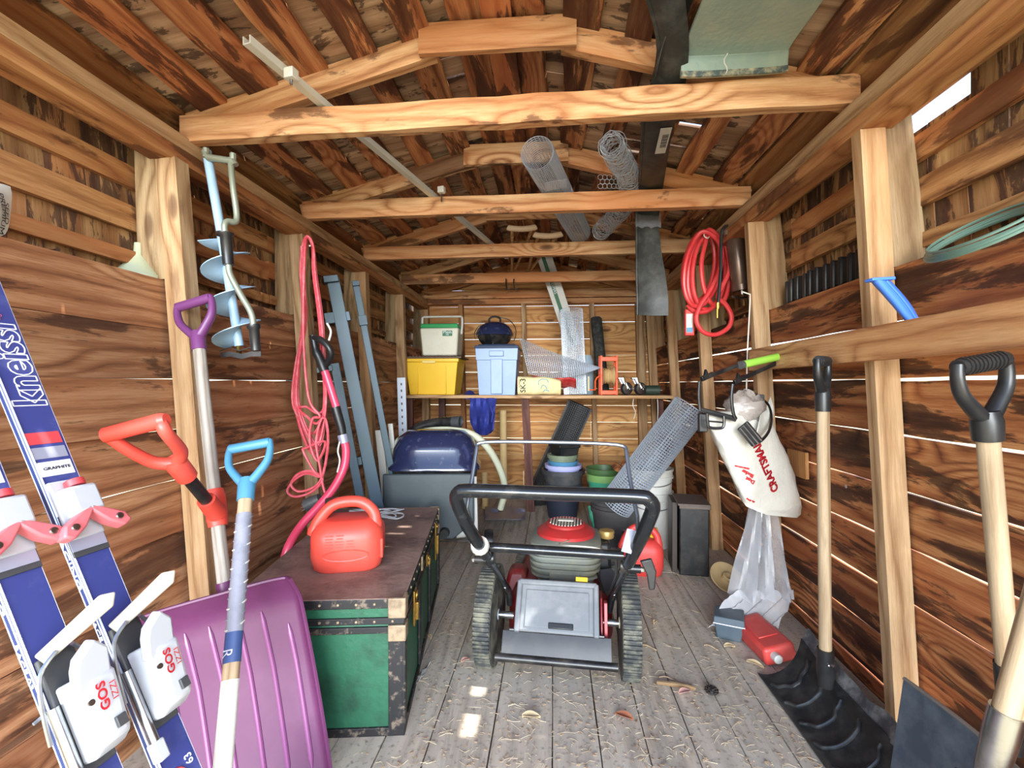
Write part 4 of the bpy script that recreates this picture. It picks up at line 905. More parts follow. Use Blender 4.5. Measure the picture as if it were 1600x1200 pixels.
# printed bag at the edge of the picture
g_ = [[P(-58+66*j/8-8*(i/9), 292+74*i/9, X=-1.36+.035*sin(pi*j/8)*sin(pi*i/9)) for j in range(9)] for i in range(10)]
for i in range(10): g_[i] = [p if True else p for p in g_[i]]
o = thing('printed_bag', 'white printed plastic bag on the left wall ledge at frame edge', 'bag', g_[9][4])
m = MB(); m.sheet(g_, .03); bagm = m; m.build('bag_body', M_WHITE, o, .004)
for k, s_ in enumerate(('PREMIUM', 'SEED')):
    c = P(4+9*k, 334, X=-1.33); text(s_, .024, frame(c+V(.03, 0, 0), (0, .12, -1), (1, .1, 0)), M_INK, o, surf=bagm)
# red extension cord bundle on the second stud --------------------------
M_CORD = mat('red_cord', (206, 74, 86), .5, dirt=(222, 140, 150), damt=.5, dscale=30)
o = thing('extension_cord', 'long red extension cord hanging in loops on the left wall', 'cord', P(480, 775, zc=2.27)); random.seed(5)
pts = []
for k in range(8):
    z_ = 2.24+.012*(k % 4); sp = random.uniform(-2.5, 2.5); lo = 660+random.uniform(-25, 40); wl_ = random.uniform(0, 10)
    pts += [P(471+k*1.2+sp*.3, 384+abs(sp), zc=z_), P(472+sp, 430, zc=z_), P(474+sp+(k % 3)*2, 500, zc=z_), P(468-wl_*.4+sp, 570, zc=z_), P(465-wl_*.3+sp*2, 630, zc=z_), P(478+sp*2+wl_*.4, lo, zc=z_-.02),
            P(497+sp*2, lo+10, zc=z_-.03), P(506+wl_*.4, 630, zc=z_), P(505+sp, 560, zc=z_), P(500+sp+wl_*.2, 500, zc=z_), P(492+sp, 430, zc=z_), P(489+sp*.4, 385, zc=z_), P(480+sp*.3, 369+abs(sp)*.6, zc=z_-.01)]
pts += [P(u, v, zc=2.2) for u, v in ((476, 400), (474, 520), (482, 620), (500, 650), (488, 655), (484, 690), (496, 720), (508, 690), (478, 700), (474, 705), (490, 735), (500, 745), (478, 740), (458, 752), (449, 768), (462, 776), (488, 768), (504, 748), (484, 736), (464, 742), (455, 758), (470, 768), (500, 752), (512, 700), (510, 660), (502, 655), (494, 690), (500, 730), (505, 760), (512, 785))]
m = MB(); m.tube(spl(pts, 6), .0062, 6); m.build('cord', M_CORD, o)
q0, q1 = P(478, 790, zc=2.13), P(500, 779, zc=2.13); m = MB(); m.tube([q0, q0.lerp(q1, .4), q1], [.030, .030, .024], 12); m.build('plug', M_DGREY, o, ang=50)
for k in (-1, 0, 1):
    m = MB(); m.bar(q0+UP*k*.014, q0+UP*k*.014+(q0-q1).normalized()*.022, .006, .003); m.build('prong', M_STEEL, o)
m = MB(); m.tube([P(483, 382, zc=2.33), P(484, 384, zc=2.19)], .004, 6); o_ = m.build('nail', M_STEEL, o)
# red curved tool with black D handle ---------------------------------
o = thing('curved_trimmer', 'red tubed curved shaft trimmer with black D handle by left wall', 'trimmer', P(448, 870, zc=1.9)); M_PINK = mat('pink_red_tube', (214, 70, 100), .3, dirt=(200, 60, 84), damt=.5)
zt = 2.16
up_ = [P(505, 572, zc=zt), P(516, 605, zc=zt), P(527, 640, zc=zt)]
m = MB(); m.tube(up_, .0175, 12); m.build('upper_tube', M_PINK, o)
m = MB(); m.tube([P(524, 636, zc=zt), P(533, 668, zc=zt), P(537, 690, zc=zt)], [.023, .021, .016], 12); m.build('sleeve', M_BLACK, o)
m = MB(); m.tube([P(535, 679, zc=zt), P(538, 692, zc=zt)], .0225, 12); m.build('tape', M_SGREY, o)
low = spl([P(537, 686, zc=zt), P(541, 705, zc=zt), P(537, 732, zc=zt-.01), P(521, 763, zc=zt-.04), P(497, 792, zc=zt-.08), P(470, 822, zc=zt-.13), P(450, 856, zc=zt-.20), P(442, 890, zc=zt-.22)], 6)
m = MB(); m.tube(low, .0185, 12); m.build('curved_tube', M_PINK, o)
hd = [P(489, 524, zc=zt), P(493, 546, zc=zt), P(500, 562, zc=zt), P(507, 580, zc=zt)]
m = MB(); m.tube(spl(hd, 4), [.016]*5+[.02]*4+[.022]*4, 12); m.build('handle_arm', M_BLACK, o)
m = MB(); m.tube(spl([P(490, 527, zc=zt), P(501, 531, zc=zt-.03), P(513, 542, zc=zt-.04), P(517, 556, zc=zt-.03), P(508, 572, zc=zt)], 5), .0145, 10); m.build('grip', M_BLACK, o)
m = MB(); m.tube(spl([P(511, 505, zc=zt), P(517, 518, zc=zt), P(514, 532, zc=zt-.02)], 5), .005, 6); m.build('trigger_cord', M_WHITE, o)
m = MB(); m.tube(spl([P(531, 690, zc=zt-.03), P(528, 705, zc=zt-.03), P(531, 720, zc=zt-.03), P(527, 738, zc=zt-.03)], 5), .004, 6); m.build('tape_tail', M_WHITE, o)
# painted steel rails ---------------------------------------------------
M_RAIL = mat('teal_grey_paint', (56, 78, 94), .42, .1, dirt=(46, 78, 70), damt=.6, dscale=3)
def rail(lab, p, q, w, d_, extra=()):
    ax = (q-p).normalized(); o = thing('steel_rail', lab, 'rail', q, 'blue-grey steel rails in the left corner'); M = frame((p+q)/2, q-p, -FW+RT*.35); L = (q-p).length
    m = MB(); m.box((0, 0, d_/2), (L, w, .004), M); m.box((0, -w/2, 0), (L, .004, d_), M); m.box((0, w/2, 0), (L, .004, d_), M); m.build('channel', M_RAIL, o, .001)
    for nm, x, y, z, a, b, c in extra:
        m = MB(); m.box((L*(x-.5), y, z), (a, b, c), M); m.build(nm, M_RAIL, o, .002)
    return o
def fl(u, v, zc): p = P(u, v, zc=zc); return V(p.x, p.y, max(p.z, .003))
rail('widest blue-grey steel rail with top bracket leaning in left corner', P(520, 436, zc=2.60), fl(611, 900, 2.66), .062, .045, (('end_bracket', .005, -.01, .03, .035, .075, .05), ('clip', .125, -.05, .0, .06, .06, .02), ('clip', .13, .04, .03, .05, .02, .04), ('tab', .60, -.055, .0, .045, .04, .04)))
rail('short blue-grey steel rail with hole leaning left of the widest rail', P(523, 568, zc=2.56), fl(583, 885, 2.6), .040, .03, (('cross_plate', .02, -.09, .02, .03, .15, .012), ('cross_plate', .05, -.20, .02, .045, .10, .012)))
rail('thin blue-grey steel rail with clips leaning right of the widest rail', P(555, 440, zc=2.86), fl(638, 880, 2.9), .034, .034, (('clip', .14, 0, .015, .06, .05, .035), ('end_clip', .01, 0, .015, .03, .042, .04)))
for u0, v0, u1, v1, zc_, w, lab in ((600, 672, 612, 880, 2.95, .045, 'narrow white wooden strip leaning behind the thin steel rail'), (618, 662, 628, 880, 3.0, .03, 'very narrow white strip leaning beside the blue barbecue')):
    stick_ = MB(); p, q = P(u0-8, v0, zc=zc_), fl(u1, v1, zc_); stick_.bar(p, q, w, .012, FW); o = stick_.build('wood_strip', M_WHITE, None, .002); tag(o, lab, 'strip')
p, q = P(627, 590, zc=3.62), fl(634, 830, 3.66); M = frame((p+q)/2, q-p, -FW)
o = thing('slotted_standard', 'white slotted shelf standard leaning below the yellow bin', 'strip', q); m = MB(); m.box((0, 0, 0), ((p-q).length, .064, .014), M); m.build('strip_body', mat('pale_blue_white', (200, 208, 222), .4), o, .002)
for k in range(22):
    m = MB(); m.box((-(p-q).length/2+.05+k*.05, .0, .0075), (.018, .010, .002), M); m.build('slot', M_DGREY, o)
# barbecue ---------------------------------------------------------------
BC = V(-.74, 2.98, 0)
ax2 = V(.993, .119, 0); M = frame(BC, ax2, (0, 0, 1))     # local x to the right, y away
o = thing('barbecue', 'navy blue lidded barbecue on white legs beyond the trunk', 'barbecue', BC)
def rr_ring(w, d, z, r, n=6):
    pts = []
    for cxs, cys, a0 in ((1, 1, 0), (-1, 1, pi/2), (-1, -1, pi), (1, -1, 1.5*pi)):
        for k in range(n): a = a0+pi/2*k/(n-1); pts.append((cxs*(w/2-r)+r*cos(a), cys*(d/2-r)+r*sin(a), z))
    return pts
m = MB(); m.loft([rr_ring(.40, .26, .36, .08), rr_ring(.49, .36, .44, .09), rr_ring(.53, .40, .545, .10), rr_ring(.54, .41, .56, .10)], M); m.build('fire_bowl', M_BLACKM, o)
m = MB(); m.loft([rr_ring(.565, .43, .56, .10), rr_ring(.565, .43, .575, .10), rr_ring(.53, .40, .60, .12), rr_ring(.515, .385, .68, .13), rr_ring(.47, .34, .745, .13), rr_ring(.36, .24, .785, .10), rr_ring(.2, .12, .795, .05)], M); m.build('lid', M_NAVY, o, ang=50)
sp = MB(); sp.prism([(-.285, .185), (.235, .185), (.25, .17), (.25, -.10), (.13, -.20), (-.285, -.20)], .022, M @ frame(V(-.0, -.235, .365), (1, 0, 0), (0, -1, 0))); sp.build('side_table', mat('slate_panel', (62, 72, 76), .5, dirt=(88, 96, 98), damt=.4), o, .008)
for x, y in ((.265, -.19), (.245, .17), (-.25, -.19), (-.25, .17)):
    m = MB(); m.tube([M @ V(x*.95, y*.9, .52), M @ V(x, y, .03)], .0125, 10); lg = m.build('leg', M_WHITE, o)
    m = MB(); m.tube([M @ V(x, y, .05), M @ V(x*1.005, y, .003)], .014, 10); m.build('foot', M_BLACK, lg)
wb_ = MB()
for k in range(11): wb_.tube([M @ V(-.24, -.19+.036*k, .135), M @ V(.27, -.19+.036*k, .135)], .0032, 5)
for k in range(3): wb_.tube([M @ V(-.22+.22*k, -.20, .131), M @ V(-.22+.22*k, .18, .131)], .004, 5)
wb_.build('wire_shelf', M_STEEL, o, ang=0)['kind'] = 'stuff'
for s_ in (0,):
    m = MB(); m.lathe([(.02, -.03), (.075, -.028), (.08, 0), (.075, .028), (.02, .03)], 20, M @ Matrix.Translation((.335, -.05, .083)) @ Matrix.Rotation(pi/2, 4, 'Y')); m.build('wheel', M_BLACK, o)
    m = MB(); m.tube([M @ V(.24, -.05, .083), M @ V(.34, -.05, .083)], .01, 8); m.build('axle', M_STEEL, o)
m = MB(); m.lathe([(.025, -.03), (.03, 0), (.025, .03)], 12, M @ Matrix.Translation((.08, -.26, .21)) @ Matrix.Rotation(pi/2, 4, 'X')); m.build('knob', M_BLACK, o)
m = MB(); a_, b_ = M @ V(-.0, -.16, .158), M @ V(.19, -.12, .165); m.tube([a_, a_.lerp(b_, .75)], .020, 12); m.tube([a_.lerp(b_, .72), b_], .029, 12)
o = m.build('pipe_fitting', M_WHITE); tag(o, 'white plastic pipe fitting lying on the barbecue wire shelf', 'pipe')
# hoses over the barbecue
hz = 3.05
m = MB(); m.tube(spl([P(606, 760, zc=3.0), P(610, 712, zc=3.0), P(627, 686, zc=hz), P(660, 675, zc=hz), P(700, 672, zc=hz), P(738, 679, zc=hz), P(764, 702, zc=3.1), P(782, 735, zc=3.2), P(789, 765, zc=3.3), P(782, 795, zc=3.35)], 6), .023, 12)
o = m.build('vacuum_hose', mat('beige_hose', (190, 192, 168), .5, dirt=(160, 164, 140), damt=.4), ang=60); tag(o, 'pale beige vacuum hose arching over the navy barbecue', 'hose')
o = thing('black_hose', 'ribbed black hose lying behind the beige hose on barbecue', 'hose', P(640, 700, zc=3.2))
pts = spl([P(622, 705, zc=3.22), P(635, 686, zc=3.22), P(655, 668, zc=3.22), P(685, 660, zc=3.2), P(716, 659, zc=3.15)], 12); m = MB(); m.tube(pts, [.032+.003*(i % 2) for i in range(len(pts))], 14); m.build('hose_body', M_BLACKM, o)
a_ = pts[-1]; d_ = (pts[-1]-pts[-3]).normalized(); M = frame(a_, V(0, 0, 1).cross(d_), d_); m = MB(); m.lathe([(.036, -.04), (.040, .02), (.033, .02), (.028, -.03)], 16, M, True, True); m.build('hose_cuff', M_DGREY, o)
# plate and nails
for k, (u, v, X_) in enumerate(((28, 384, -1.372), (78, 392, -1.372), (1333, 762, 1.06))):
    m = MB(); c = P(u, v, X=X_); s_ = 1 if X_ < 0 else -1; m.tube([c-V(.02*s_, 0, 0), c+V(.022*s_, 0, .004), c+V(.022*s_, 0, .004)+V(.002*s_, 0, 0)], [.003, .003, .007], 6); m.build('nail', M_STEEL, wl if X_ < 0 else wr)
# ---------------------------------------------------------------- right side
# black snow shovel standing against the right wall
o = thing('black_snow_shovel', 'wood shafted shovel with black ribbed blade lying along the right wall floor', 'shovel', P(1288, 1060, zc=1.53))
tp, bt = P(1285, 562, zc=1.515), P(1290, 1062, zc=1.525); ax_ = (tp-bt).normalized()
dgrip(o, tp-ax_*.10, ax_, RT*.75+FW*.66, M_BLACK, w=.10, h=.095, r=.0135, ferr=.065, fr_r=.0225, ribs=9)
shaft(o, bt.lerp(tp, .06), tp-ax_*.10, .0185, W_SHAFT)
m = MB(); m.tube([bt-ax_*.02, bt+ax_*.02, bt+ax_*.10], [.022, .026, .0245], 14); m.build('socket', M_BLACK, o, ang=50)
for k, sgn in enumerate((-1, 1)):
    m = MB(); m.lathe([(.005, 0), (.004, .004), (0, .005)], 8, frame(bt+ax_*.06+(RT*.25*sgn-FW).normalized()*.0245, UP, (RT*.25*sgn-FW))); m.build('bolt', M_STEEL, o)
M_SHB = mat('shovel_black', (34, 36, 38), .3, dirt=(88, 86, 82), damt=.45, dscale=16)
rows = []
ya, yb = 1.83, 1.12
for i in range(61):
    s = i/60; y = ya+(yb-ya)*s; row = []
    for j in range(15):
        t = j/14; a = t*pi*.50
        x = .762+.128*sin(a)*1.0*(.35+.65*t)+.02*t; z = .006+.115*(1-cos(a))
        c = .03*(abs(s-.5)*2)**3
        rib = 0
        row.append(V(x-.6*rib-.12*c, y+.05*sin(t*pi*.9)*-1, z+rib*.8+c*t))
    rows.append(row)
m = MB(); m.sheet(rows, .005); m.build('blade', M_SHB, o, ang=50)
for k in range(7):
    i0 = 5+k*7.6; pp = []
    for j in range(2, 13):
        ii = int(max(0, min(60, i0+2.2*sin(pi*j/14)))); pp.append(rows[ii][j]+V(-.003, 0, .005))
    m = MB(); m.tube(spl(pp, 3), .0058, 8); m.build('rib', M_SHB, o)
rows = [[V(r[-1].x+.012*k+.004*sin(i*.6), r[-1].y, r[-1].z-.012+.022*k+.006*sin(i*.35+k)) for k in range(3)] for i, r in enumerate(rows)]
m = MB(); m.sheet(rows, .006); m.build('back_lip', mat('worn_lip', (74, 74, 76), .55, dirt=(150, 146, 140), damt=.6, dscale=30), o, ang=50)
# scoop shovel with the big black grip
o = thing('scoop_shovel', 'wooden shafted shovel with large black D grip nearest on right wall', 'shovel', P(1575, 1080, zc=.965))
tp, bt = P(1533, 562, zc=.925), P(1576, 1060, zc=.965); ax_ = (tp-bt).normalized()
dgrip(o, tp-ax_*.112, ax_, RT*.985+FW*.17, M_BLACK, w=.114, h=.105, r=.0145, ferr=.048, fr_r=.0245, ribs=10)
shaft(o, bt, tp-ax_*.11, .0185, W_SHAFT)
b2 = bt-ax_*.30
m = MB(); m.tube([bt+ax_*.03, bt-ax_*.06, bt-ax_*.16], [.022, .022, .014], 12); m.build('socket', M_BLACKM, o)
rows = []
for i in range(9):
    s = i/8; row = []
    for j in range(9):
        t = j/8; y = 1.215-.36*t; sag = .03*sin(pi*t)
        row.append(V(.842-.05*s+sag*.5-.0*t, y, .372-.365*s-.0*(t)))
    rows.append(row)
m = MB(); m.sheet(rows, .004); m.build('blade', mat('blade_slate', (66, 76, 88), .42, .2, dirt=(110, 118, 126), damt=.6, dscale=12), o, .001)
m = MB(); m.tube([rows[0][k] for k in range(9)], .0045, 6); m.build('blade_edge', mat('worn_edge', (120, 112, 104), .5, .3), o)
# third tool cut by the frame
o = thing('garden_tool', 'wooden handled tool with metal ferrule cut by the lower right corner', 'shovel', P(1560, 1190, zc=.80))
p, q = P(1572, 1120, zc=.80), P(1690, 700, zc=.74); ax_ = (q-p).normalized()
shaft(o, p-ax_*.04, q, .021, W_SHAFT)
m = MB(); m.tube([p+ax_*.012, p-ax_*.03, p-ax_*.10, p-ax_*.2], [.0245, .0245, .022, .012], 14); fe = m.build('ferrule', M_STEEL, o, ang=50)
m = MB(); m.sheet([[p-ax_*(.17+.26*i/5)+(FW*(-.08+.16*j/5)+RT*.012*(abs(j-2.5)))*(1-.5*(i/5)**3) for j in range(6)] for i in range(6)], .003); m.build('blade', M_BLACKM, o)
# utility hook with the lime sleeve
M_LIME = mat('lime_sleeve', (150, 202, 74), .55, dirt=(120, 176, 60), damt=.4)
o = thing('utility_hook', 'black two armed utility hook with lime green sleeve on the rail', 'hook', P(1233, 556, zc=2.06))
zg = 1.98
g0, g1, g2 = P(1160, 570, zc=zg-.10), P(1218, 557, zc=zg-.02), P(1233, 556, zc=zg+.01)
m = MB(); m.tube([g0, g0.lerp(g1, .5), g1, g2], [.0155]*3+[.014], 12); m.build('sleeve', M_LIME, o)
m = MB(); m.tube([g0-(g1-g0).normalized()*.012, g0+(g1-g0).normalized()*.004], .0165, 12); m.build('end_cap', M_DGREY, o)
m = MB(); m.lathe([(.012, 0), (.012, .015), (0, .016)], 10, Matrix.Translation(P(1228, 549, zc=zg+.02))); m.build('bolt', M_STEEL, o)
for (u0, v0, u1, v1, zz) in ((1096, 592, 1166, 566, zg-.17), (1147, 597, 1214, 567, zg-.10)):
    a_, b_ = P(u0, v0, zc=zz), P(u1, v1, zc=zz+.1)
    m = MB(); m.bar(a_, b_, .010, .016, UP); m.prism([(0, -.010), (.05, -.008), (.06, .012), (.036, .008), (.030, .030), (.018, .010), (.0, .006)], .012, frame(a_, b_-a_, (b_-a_).cross(UP))); m.build('hook_arm', M_BLACKM, o, .001)
# grass catcher ----------------------------------------------------------
zb = 1.93
CATCH = P(1200, 805, zc=zb)
o = thing('grass_catcher', 'white fabric grass catcher bag with red lettering hung on right wall', 'bag', CATCH)
M_BAG = mat('bag_canvas', (206, 203, 192), .75, dirt=(188, 182, 164), damt=.55, dscale=7, bump=.25, bscale=70)
def sec(ul, vl, ur, vr, d, zoff, bulge, n=26):
    """closed outline between a left and a right picture point, d deep"""
    a_, b_ = P(ul, vl, zc=zb+zoff), P(ur, vr, zc=zb+zoff+.10); c = (a_+b_)/2; h = (b_-a_)/2; nn = h.cross(UP).normalized(); nn = -FW*.93-RT*.36
    out = []
    for k in range(n):
        a = 2*pi*k/n; s_ = 1 if cos(a) > 0 else -1; 
        out.append(c+h*(s_*abs(cos(a))**.7)+nn*(d*sin(a)*(abs(sin(a))+.001)**-.25)+nn*bulge*.02*sin(3*a+ul))
    return out
secs_ = [sec(1094, 644, 1196, 640, .055, 0, .2), sec(1103, 662, 1205, 652, .085, 0, .3), sec(1118, 692, 1216, 684, .095, 0, .5), sec(1132, 722, 1228, 712, .09, 0, .6), sec(1145, 752, 1240, 742, .078, .0, .6), sec(1156, 776, 1248, 770, .06, 0, .5), sec(1166, 790, 1252, 792, .04, 0, .4), sec(1182, 798, 1250, 804, .020, .0, .2), sec(1196, 804, 1246, 809, .006, 0, 0)]
ss = []
for i in range(len(secs_)-1):
    for t in (0, .5): ss.append([secs_[i][k].lerp(secs_[i+1][k], t)+(secs_[i][k]-(secs_[i][k]+secs_[i][(k+13) % 26])/2)*.04*sin(k*1.7+i*2+t*3) for k in range(26)])
ss.append(secs_[-1])
bag = MB(); bag.loft(ss); bag.build('bag_body', M_BAG, o, ang=60)
m = MB(); m.sheet([[P(1180+24*j/7+4*sin(pi*i/6)*(j > 3)+9*i/6*(1-j/7), 690-26*j/7-(44-6*sin(pi*j/7))*i/6, zc=zb-.06+.10*j/7+.05*i/6-.03*sin(pi*i/6)) for j in range(8)] for i in range(7)], .005); m.build('mouth_flap', M_BAG, o, ang=60)
# frame and rods
m = MB(); m.tube([P(1093, 640, zc=zb-.06), P(1150, 655, zc=zb-.09)], .011, 8); m.build('top_bar', M_BLACKM, o)
for pts in ([(1093, 596), (1092, 618), (1094, 642)], [(1145, 600), (1143, 622), (1146, 646), (1150, 655)]):
    m = MB(); m.tube(spl([P(u, v, zc=zb-.10) for u, v in pts], 5), .0065, 8); m.build('hanger_rod', M_BLACKM, o)
m = MB(); m.tube(spl([P(u, v, zc=zb-.10) for u, v in ((1105, 646), (1106, 660), (1109, 668), (1126, 669), (1131, 664), (1131, 650))], 4), .006, 8); m.build('handle_loop', M_BLACKM, o)
m = MB(); m.tube([P(1107, 658, zc=zb-.10), P(1130, 660, zc=zb-.10)], .004, 6); m.build('loop_bar', M_BLACKM, o)
m = MB(); m.box((0, 0, 0), (.035, .025, .075), Matrix.Translation(P(1098, 660, zc=zb-.03))); m.build('end_bracket', M_BLACK, o, .004)
m = MB(); m.tube(spl([P(u, v, zc=zb+zz) for u, v, zz in ((1176, 694, -.11), (1190, 688, -.12), (1202, 672, -.08), (1205, 650, .0), (1200, 632, .06), (1190, 624, .10))], 5), .0055, 8); m.build('mouth_wire', M_BLACKM, o)
a_, b_ = P(1160, 664, zc=zb-.12), P(1183, 692, zc=zb-.12); m = MB(); m.bar(a_, b_, .05, .012, -FW); pl = m.build('deflector', M_BLACK, o, .003)
for k in range(3):
    dd = (b_-a_).cross(FW).normalized()*(-.016+.016*k); m = MB(); m.tube([a_+dd-FW*.008, b_+dd-FW*.008], .004, 6); m.build('deflector_rib', M_STEEL, pl)
a_, b_ = P(1160, 622, zc=zb+.13), P(1188, 650, zc=zb+.13); m = MB(); m.box((0, 0, 0), (.10, .03, .11), Matrix.Translation((a_+b_)/2)); m.build('back_plate', M_DGREY, o, .004)
rd = lambda u0, v0, u1, v1: (P(u1, v1, zc=zb-.3)-P(u0, v0, zc=zb-.3)).normalized()
def btxt(s_, size, u, v, u0, v0, u1, v1, mt=M_RPRINT, sx=1, bold=.0006):
    if size < .03: text(s_, size, flat_on(bag, frame(P(u, v, zc=zb-.08), rd(u0, v0, u1, v1), -FW), .03, .012, .006), mt, o, sx=sx, bold=bold); return
    text(s_, size, frame(P(u, v, zc=zb-.08), rd(u0, v0, u1, v1), -FW), mt, o, surf=bag, sx=sx, bold=bold)
btxt('CRAFTSMAN', .050, 1210, 732, 1237, 778, 1192, 680, sx=.82, bold=.0022)
btxt('Dust', .022, 1176, 752, 1171, 752, 1158, 745); btxt('Blocker', .021, 1171, 741, 1168, 746, 1152, 738, sx=.9); btxt('GRASS CATCHER', .008, 1162, 731, 1160, 734, 1142, 730)
btxt('No. 95 bag', .0095, 1181, 785, 1192, 789, 1170, 780)
# clear film stuffed behind the bag and the long clear sheet below it
M_FILM = mat('clear_film', (222, 224, 228), .1, alpha=.34, dirt=(250, 250, 250), damt=.5, dscale=12, spec=.9, bump=.6, bscale=14)
random.seed(11)
g_ = []
for i in range(15):
    row = []
    for j in range(19):
        a = 2*pi*j/18; b = -pi/2+pi*i/14; r = .064*(1+random.uniform(-.2, .2)); row.append(P(1162, 640, zc=zb+.04)+V(r*cos(b)*cos(a)*1.25, r*cos(b)*sin(a), r*sin(b)*1.15))
    row[-1] = row[0].copy(); g_.append(row)
m = MB(); m.sheet(g_, .001); oo = m.build('plastic_bag', mat('cloudy_film', (186, 174, 164), .2, alpha=.5, dirt=(120, 106, 98), damt=.6, dscale=14, bump=.6, bscale=25), ang=60); tag(oo, 'crumpled clear plastic bag stuffed in the mouth of grass catcher', 'bag')
g_ = []
for i in range(30):
    s = i/29; row = []
    for j in range(25):
        t = j/24
        if s < .72:
            k = s/.72; ul, ur, v = 1176-26*k**1.5-8*k, 1208+16*k**1.6+14*k, 782+158*k; p = P(ul+(ur-ul)*t, v, zc=2.12-.02*k); p += FW*(.035*sin(t*17+s*2)+.02*sin(t*31+s*5))*(.7+k)
        else:
            k = (s-.72)/.28; p = P(1142-30*k+(98+6*k)*t+(0 if t > .4 else -6*k), 940+30*k-10*sin(t*9)*k, zc=2.10-.06*k); p.z = max(.012+.02*random.random(), .13*(1-k)+.04*abs(sin(t*11+k*4)))
        row.append(p)
    g_.append(row)
m = MB(); m.sheet(g_, .001); oo = m.build('plastic_sheet', M_FILM, ang=25); tag(oo, 'long clear plastic sheet hanging below the grass catcher to the floor', 'sheet')
g_ = [[p+FW*.03+RT*.01*sin(i+j) for j, p in enumerate(r)] for i, r in enumerate(g_[:21])]
# tan wheel disc
q = P(1133, 913, Z=.03); M = Matrix.Translation(V(q.x, q.y, .055)) @ Matrix.Rotation(radians(38), 4, 'X') @ Matrix.Rotation(.2, 4, 'Y'); m = MB()
o = thing('wooden_disc', 'round tan dished disc with hub leaning on the floor by clear plastic', 'disc', V(q.x, q.y, .0)); M_TAN = mat('tan_disc', (190, 162, 116), .6, dirt=(140, 112, 74), damt=.5)
m.lathe([(.02, -.005), (.06, .0), (.082, .014), (.088, .02), (.086, .027), (.078, .024), (.055, .012), (.02, .008)], 28, M); m.build('disc_rim', M_TAN, o, ang=50)
m = MB(); m.lathe([(.026, 0), (.024, .035), (.018, .038), (.016, .01)], 16, M); m.build('hub', M_TAN, o, ang=50)
# grey-blue tub and red flat can
q = P(1146, 1003, Z=0); M = bx((q.x, q.y+.05, 0), -.35); m = MB(); o = thing('battery_case', 'small grey-blue plastic case on the floor beside red flat can', 'case', (q.x, q.y+.05, 0)); M_GB = mat('grey_blue_plastic', (70, 84, 94), .45, dirt=(100, 108, 112), damt=.4)
m.loft([[(sx*w_, sy*d_, z_) for sx, sy in ((-1, -1), (1, -1), (1, 1), (-1, 1))] for z_, w_, d_ in ((0, .046, .046), (.068, .056, .054))], M); m.build('case_body', M_GB, o, .005)
m = MB(); m.box((0, 0, .084), (.122, .116, .028), M, .96); m.build('case_lid', M_GB, o, .004); m = MB(); m.box((0, -.0585, .0705), (.122, .004, .003), M); m.build('seam', M_WPRINT, o)
a_, b_ = P(1172, 985, Z=.03), P(1219, 1030, Z=.03); d_ = (b_-a_).normalized(); ctr = (a_+b_)/2; M = frame(V(ctr.x+.01, ctr.y+.02, .0), d_, (0, 0, 1)); M = M @ Matrix.Rotation(radians(12), 4, 'X')
o = thing('flat_canister', 'flat red plastic canister with white cap lying by the right wall', 'canister', V(ctr.x, ctr.y, 0)); M_RC = mat('canister_red', (204, 66, 60), .45, dirt=(222, 120, 110), damt=.4)
m = MB(); m.box((0, 0, .047), (.25, .125, .07), M); m.build('canister_body', M_RC, o, .014, seg=3)
m = MB(); m.box((-.02, 0, .083), (.15, .08, .006), M); m.build('raised_panel', M_RC, o, .003)
m = MB(); m.lathe([(.017, 0), (.017, .026), (.013, .03), (0, .03)], 14, M @ frame(V(.125, -.025, .05), (0, 0, 1), (1, 0, 0))); m.build('cap', M_WHITE, o)
# blue moulded scoop against the stud
o = thing('blue_spout', 'bright blue moulded plastic spout standing on rail against the post', 'spout', P(1430, 508, zc=1.27)); M_BS = mat('cobalt_plastic', (74, 124, 222), .42)
rows = []
for i in range(19):
    s = i/18; cu_, cv_ = 1375+54*s**1.05+4*sin(pi*s), 438+69*s; w_ = (17-6.5*s+2.5*sin(pi*s))*1.0; row = []
    for j in range(13):
        a = pi*(j/12); row.append(P(cu_-w_*cos(a)*1.0, cv_+3*sin(a)*0-w_*.12*cos(a), zc=1.28-.032*sin(a)*(1-.3*s)+(.004 if j in (7, 8) else 0)))
    rows.append(row)
m = MB(); m.sheet(rows, .003); sb = m.build('spout_shell', M_BS, o, ang=50)
m = MB(); m.tube([r[8]-FW*.003 for r in rows], .003, 6); m.build('ridge', M_BS, o)
m = MB(); m.bar(P(1357, 438, zc=1.262), P(1393, 436, zc=1.262), .03, .008, UP); m.build('top_rim', M_BS, o, .002)
# black nursery pots nested on the right ledge
proto = None; random.seed(3)
for k in range(11):
    y = 1.66+.052*k; xx = xr(1.45, y)+.155
    M = Matrix.Translation((xx, y, 1.497)) @ Matrix.Rotation(radians(-90), 4, 'X') @ Matrix.Rotation(random.uniform(-.08, .08), 4, 'Y'); m = MB()
    if proto is None:
        m.loft([[(sx*w_, sy*w_, z_) for sx, sy in ((-1, -1), (1, -1), (1, 1), (-1, 1))] for z_, w_ in ((0, .037), (.075, .047), (.075, .052), (.092, .053), (.092, .047), (.006, .034))], Matrix.Translation((0, 0, 0)))
        me = m.build('nursery_pot', M_BLACK, None, .003); proto = me; ob = me
    else: ob = proto.copy(); COL.objects.link(ob)
    ob.matrix_world = M; ORG[ob.name] = M.translation
    tag(ob, ('nearest', 'second nearest', 'third nearest', 'fourth nearest', 'fifth nearest', 'middle', 'fifth farthest', 'fourth farthest', 'third farthest', 'second farthest', 'farthest')[k]+' small black nursery pot in the row on right wall ledge', 'pot', 'black nursery pots on the right ledge')
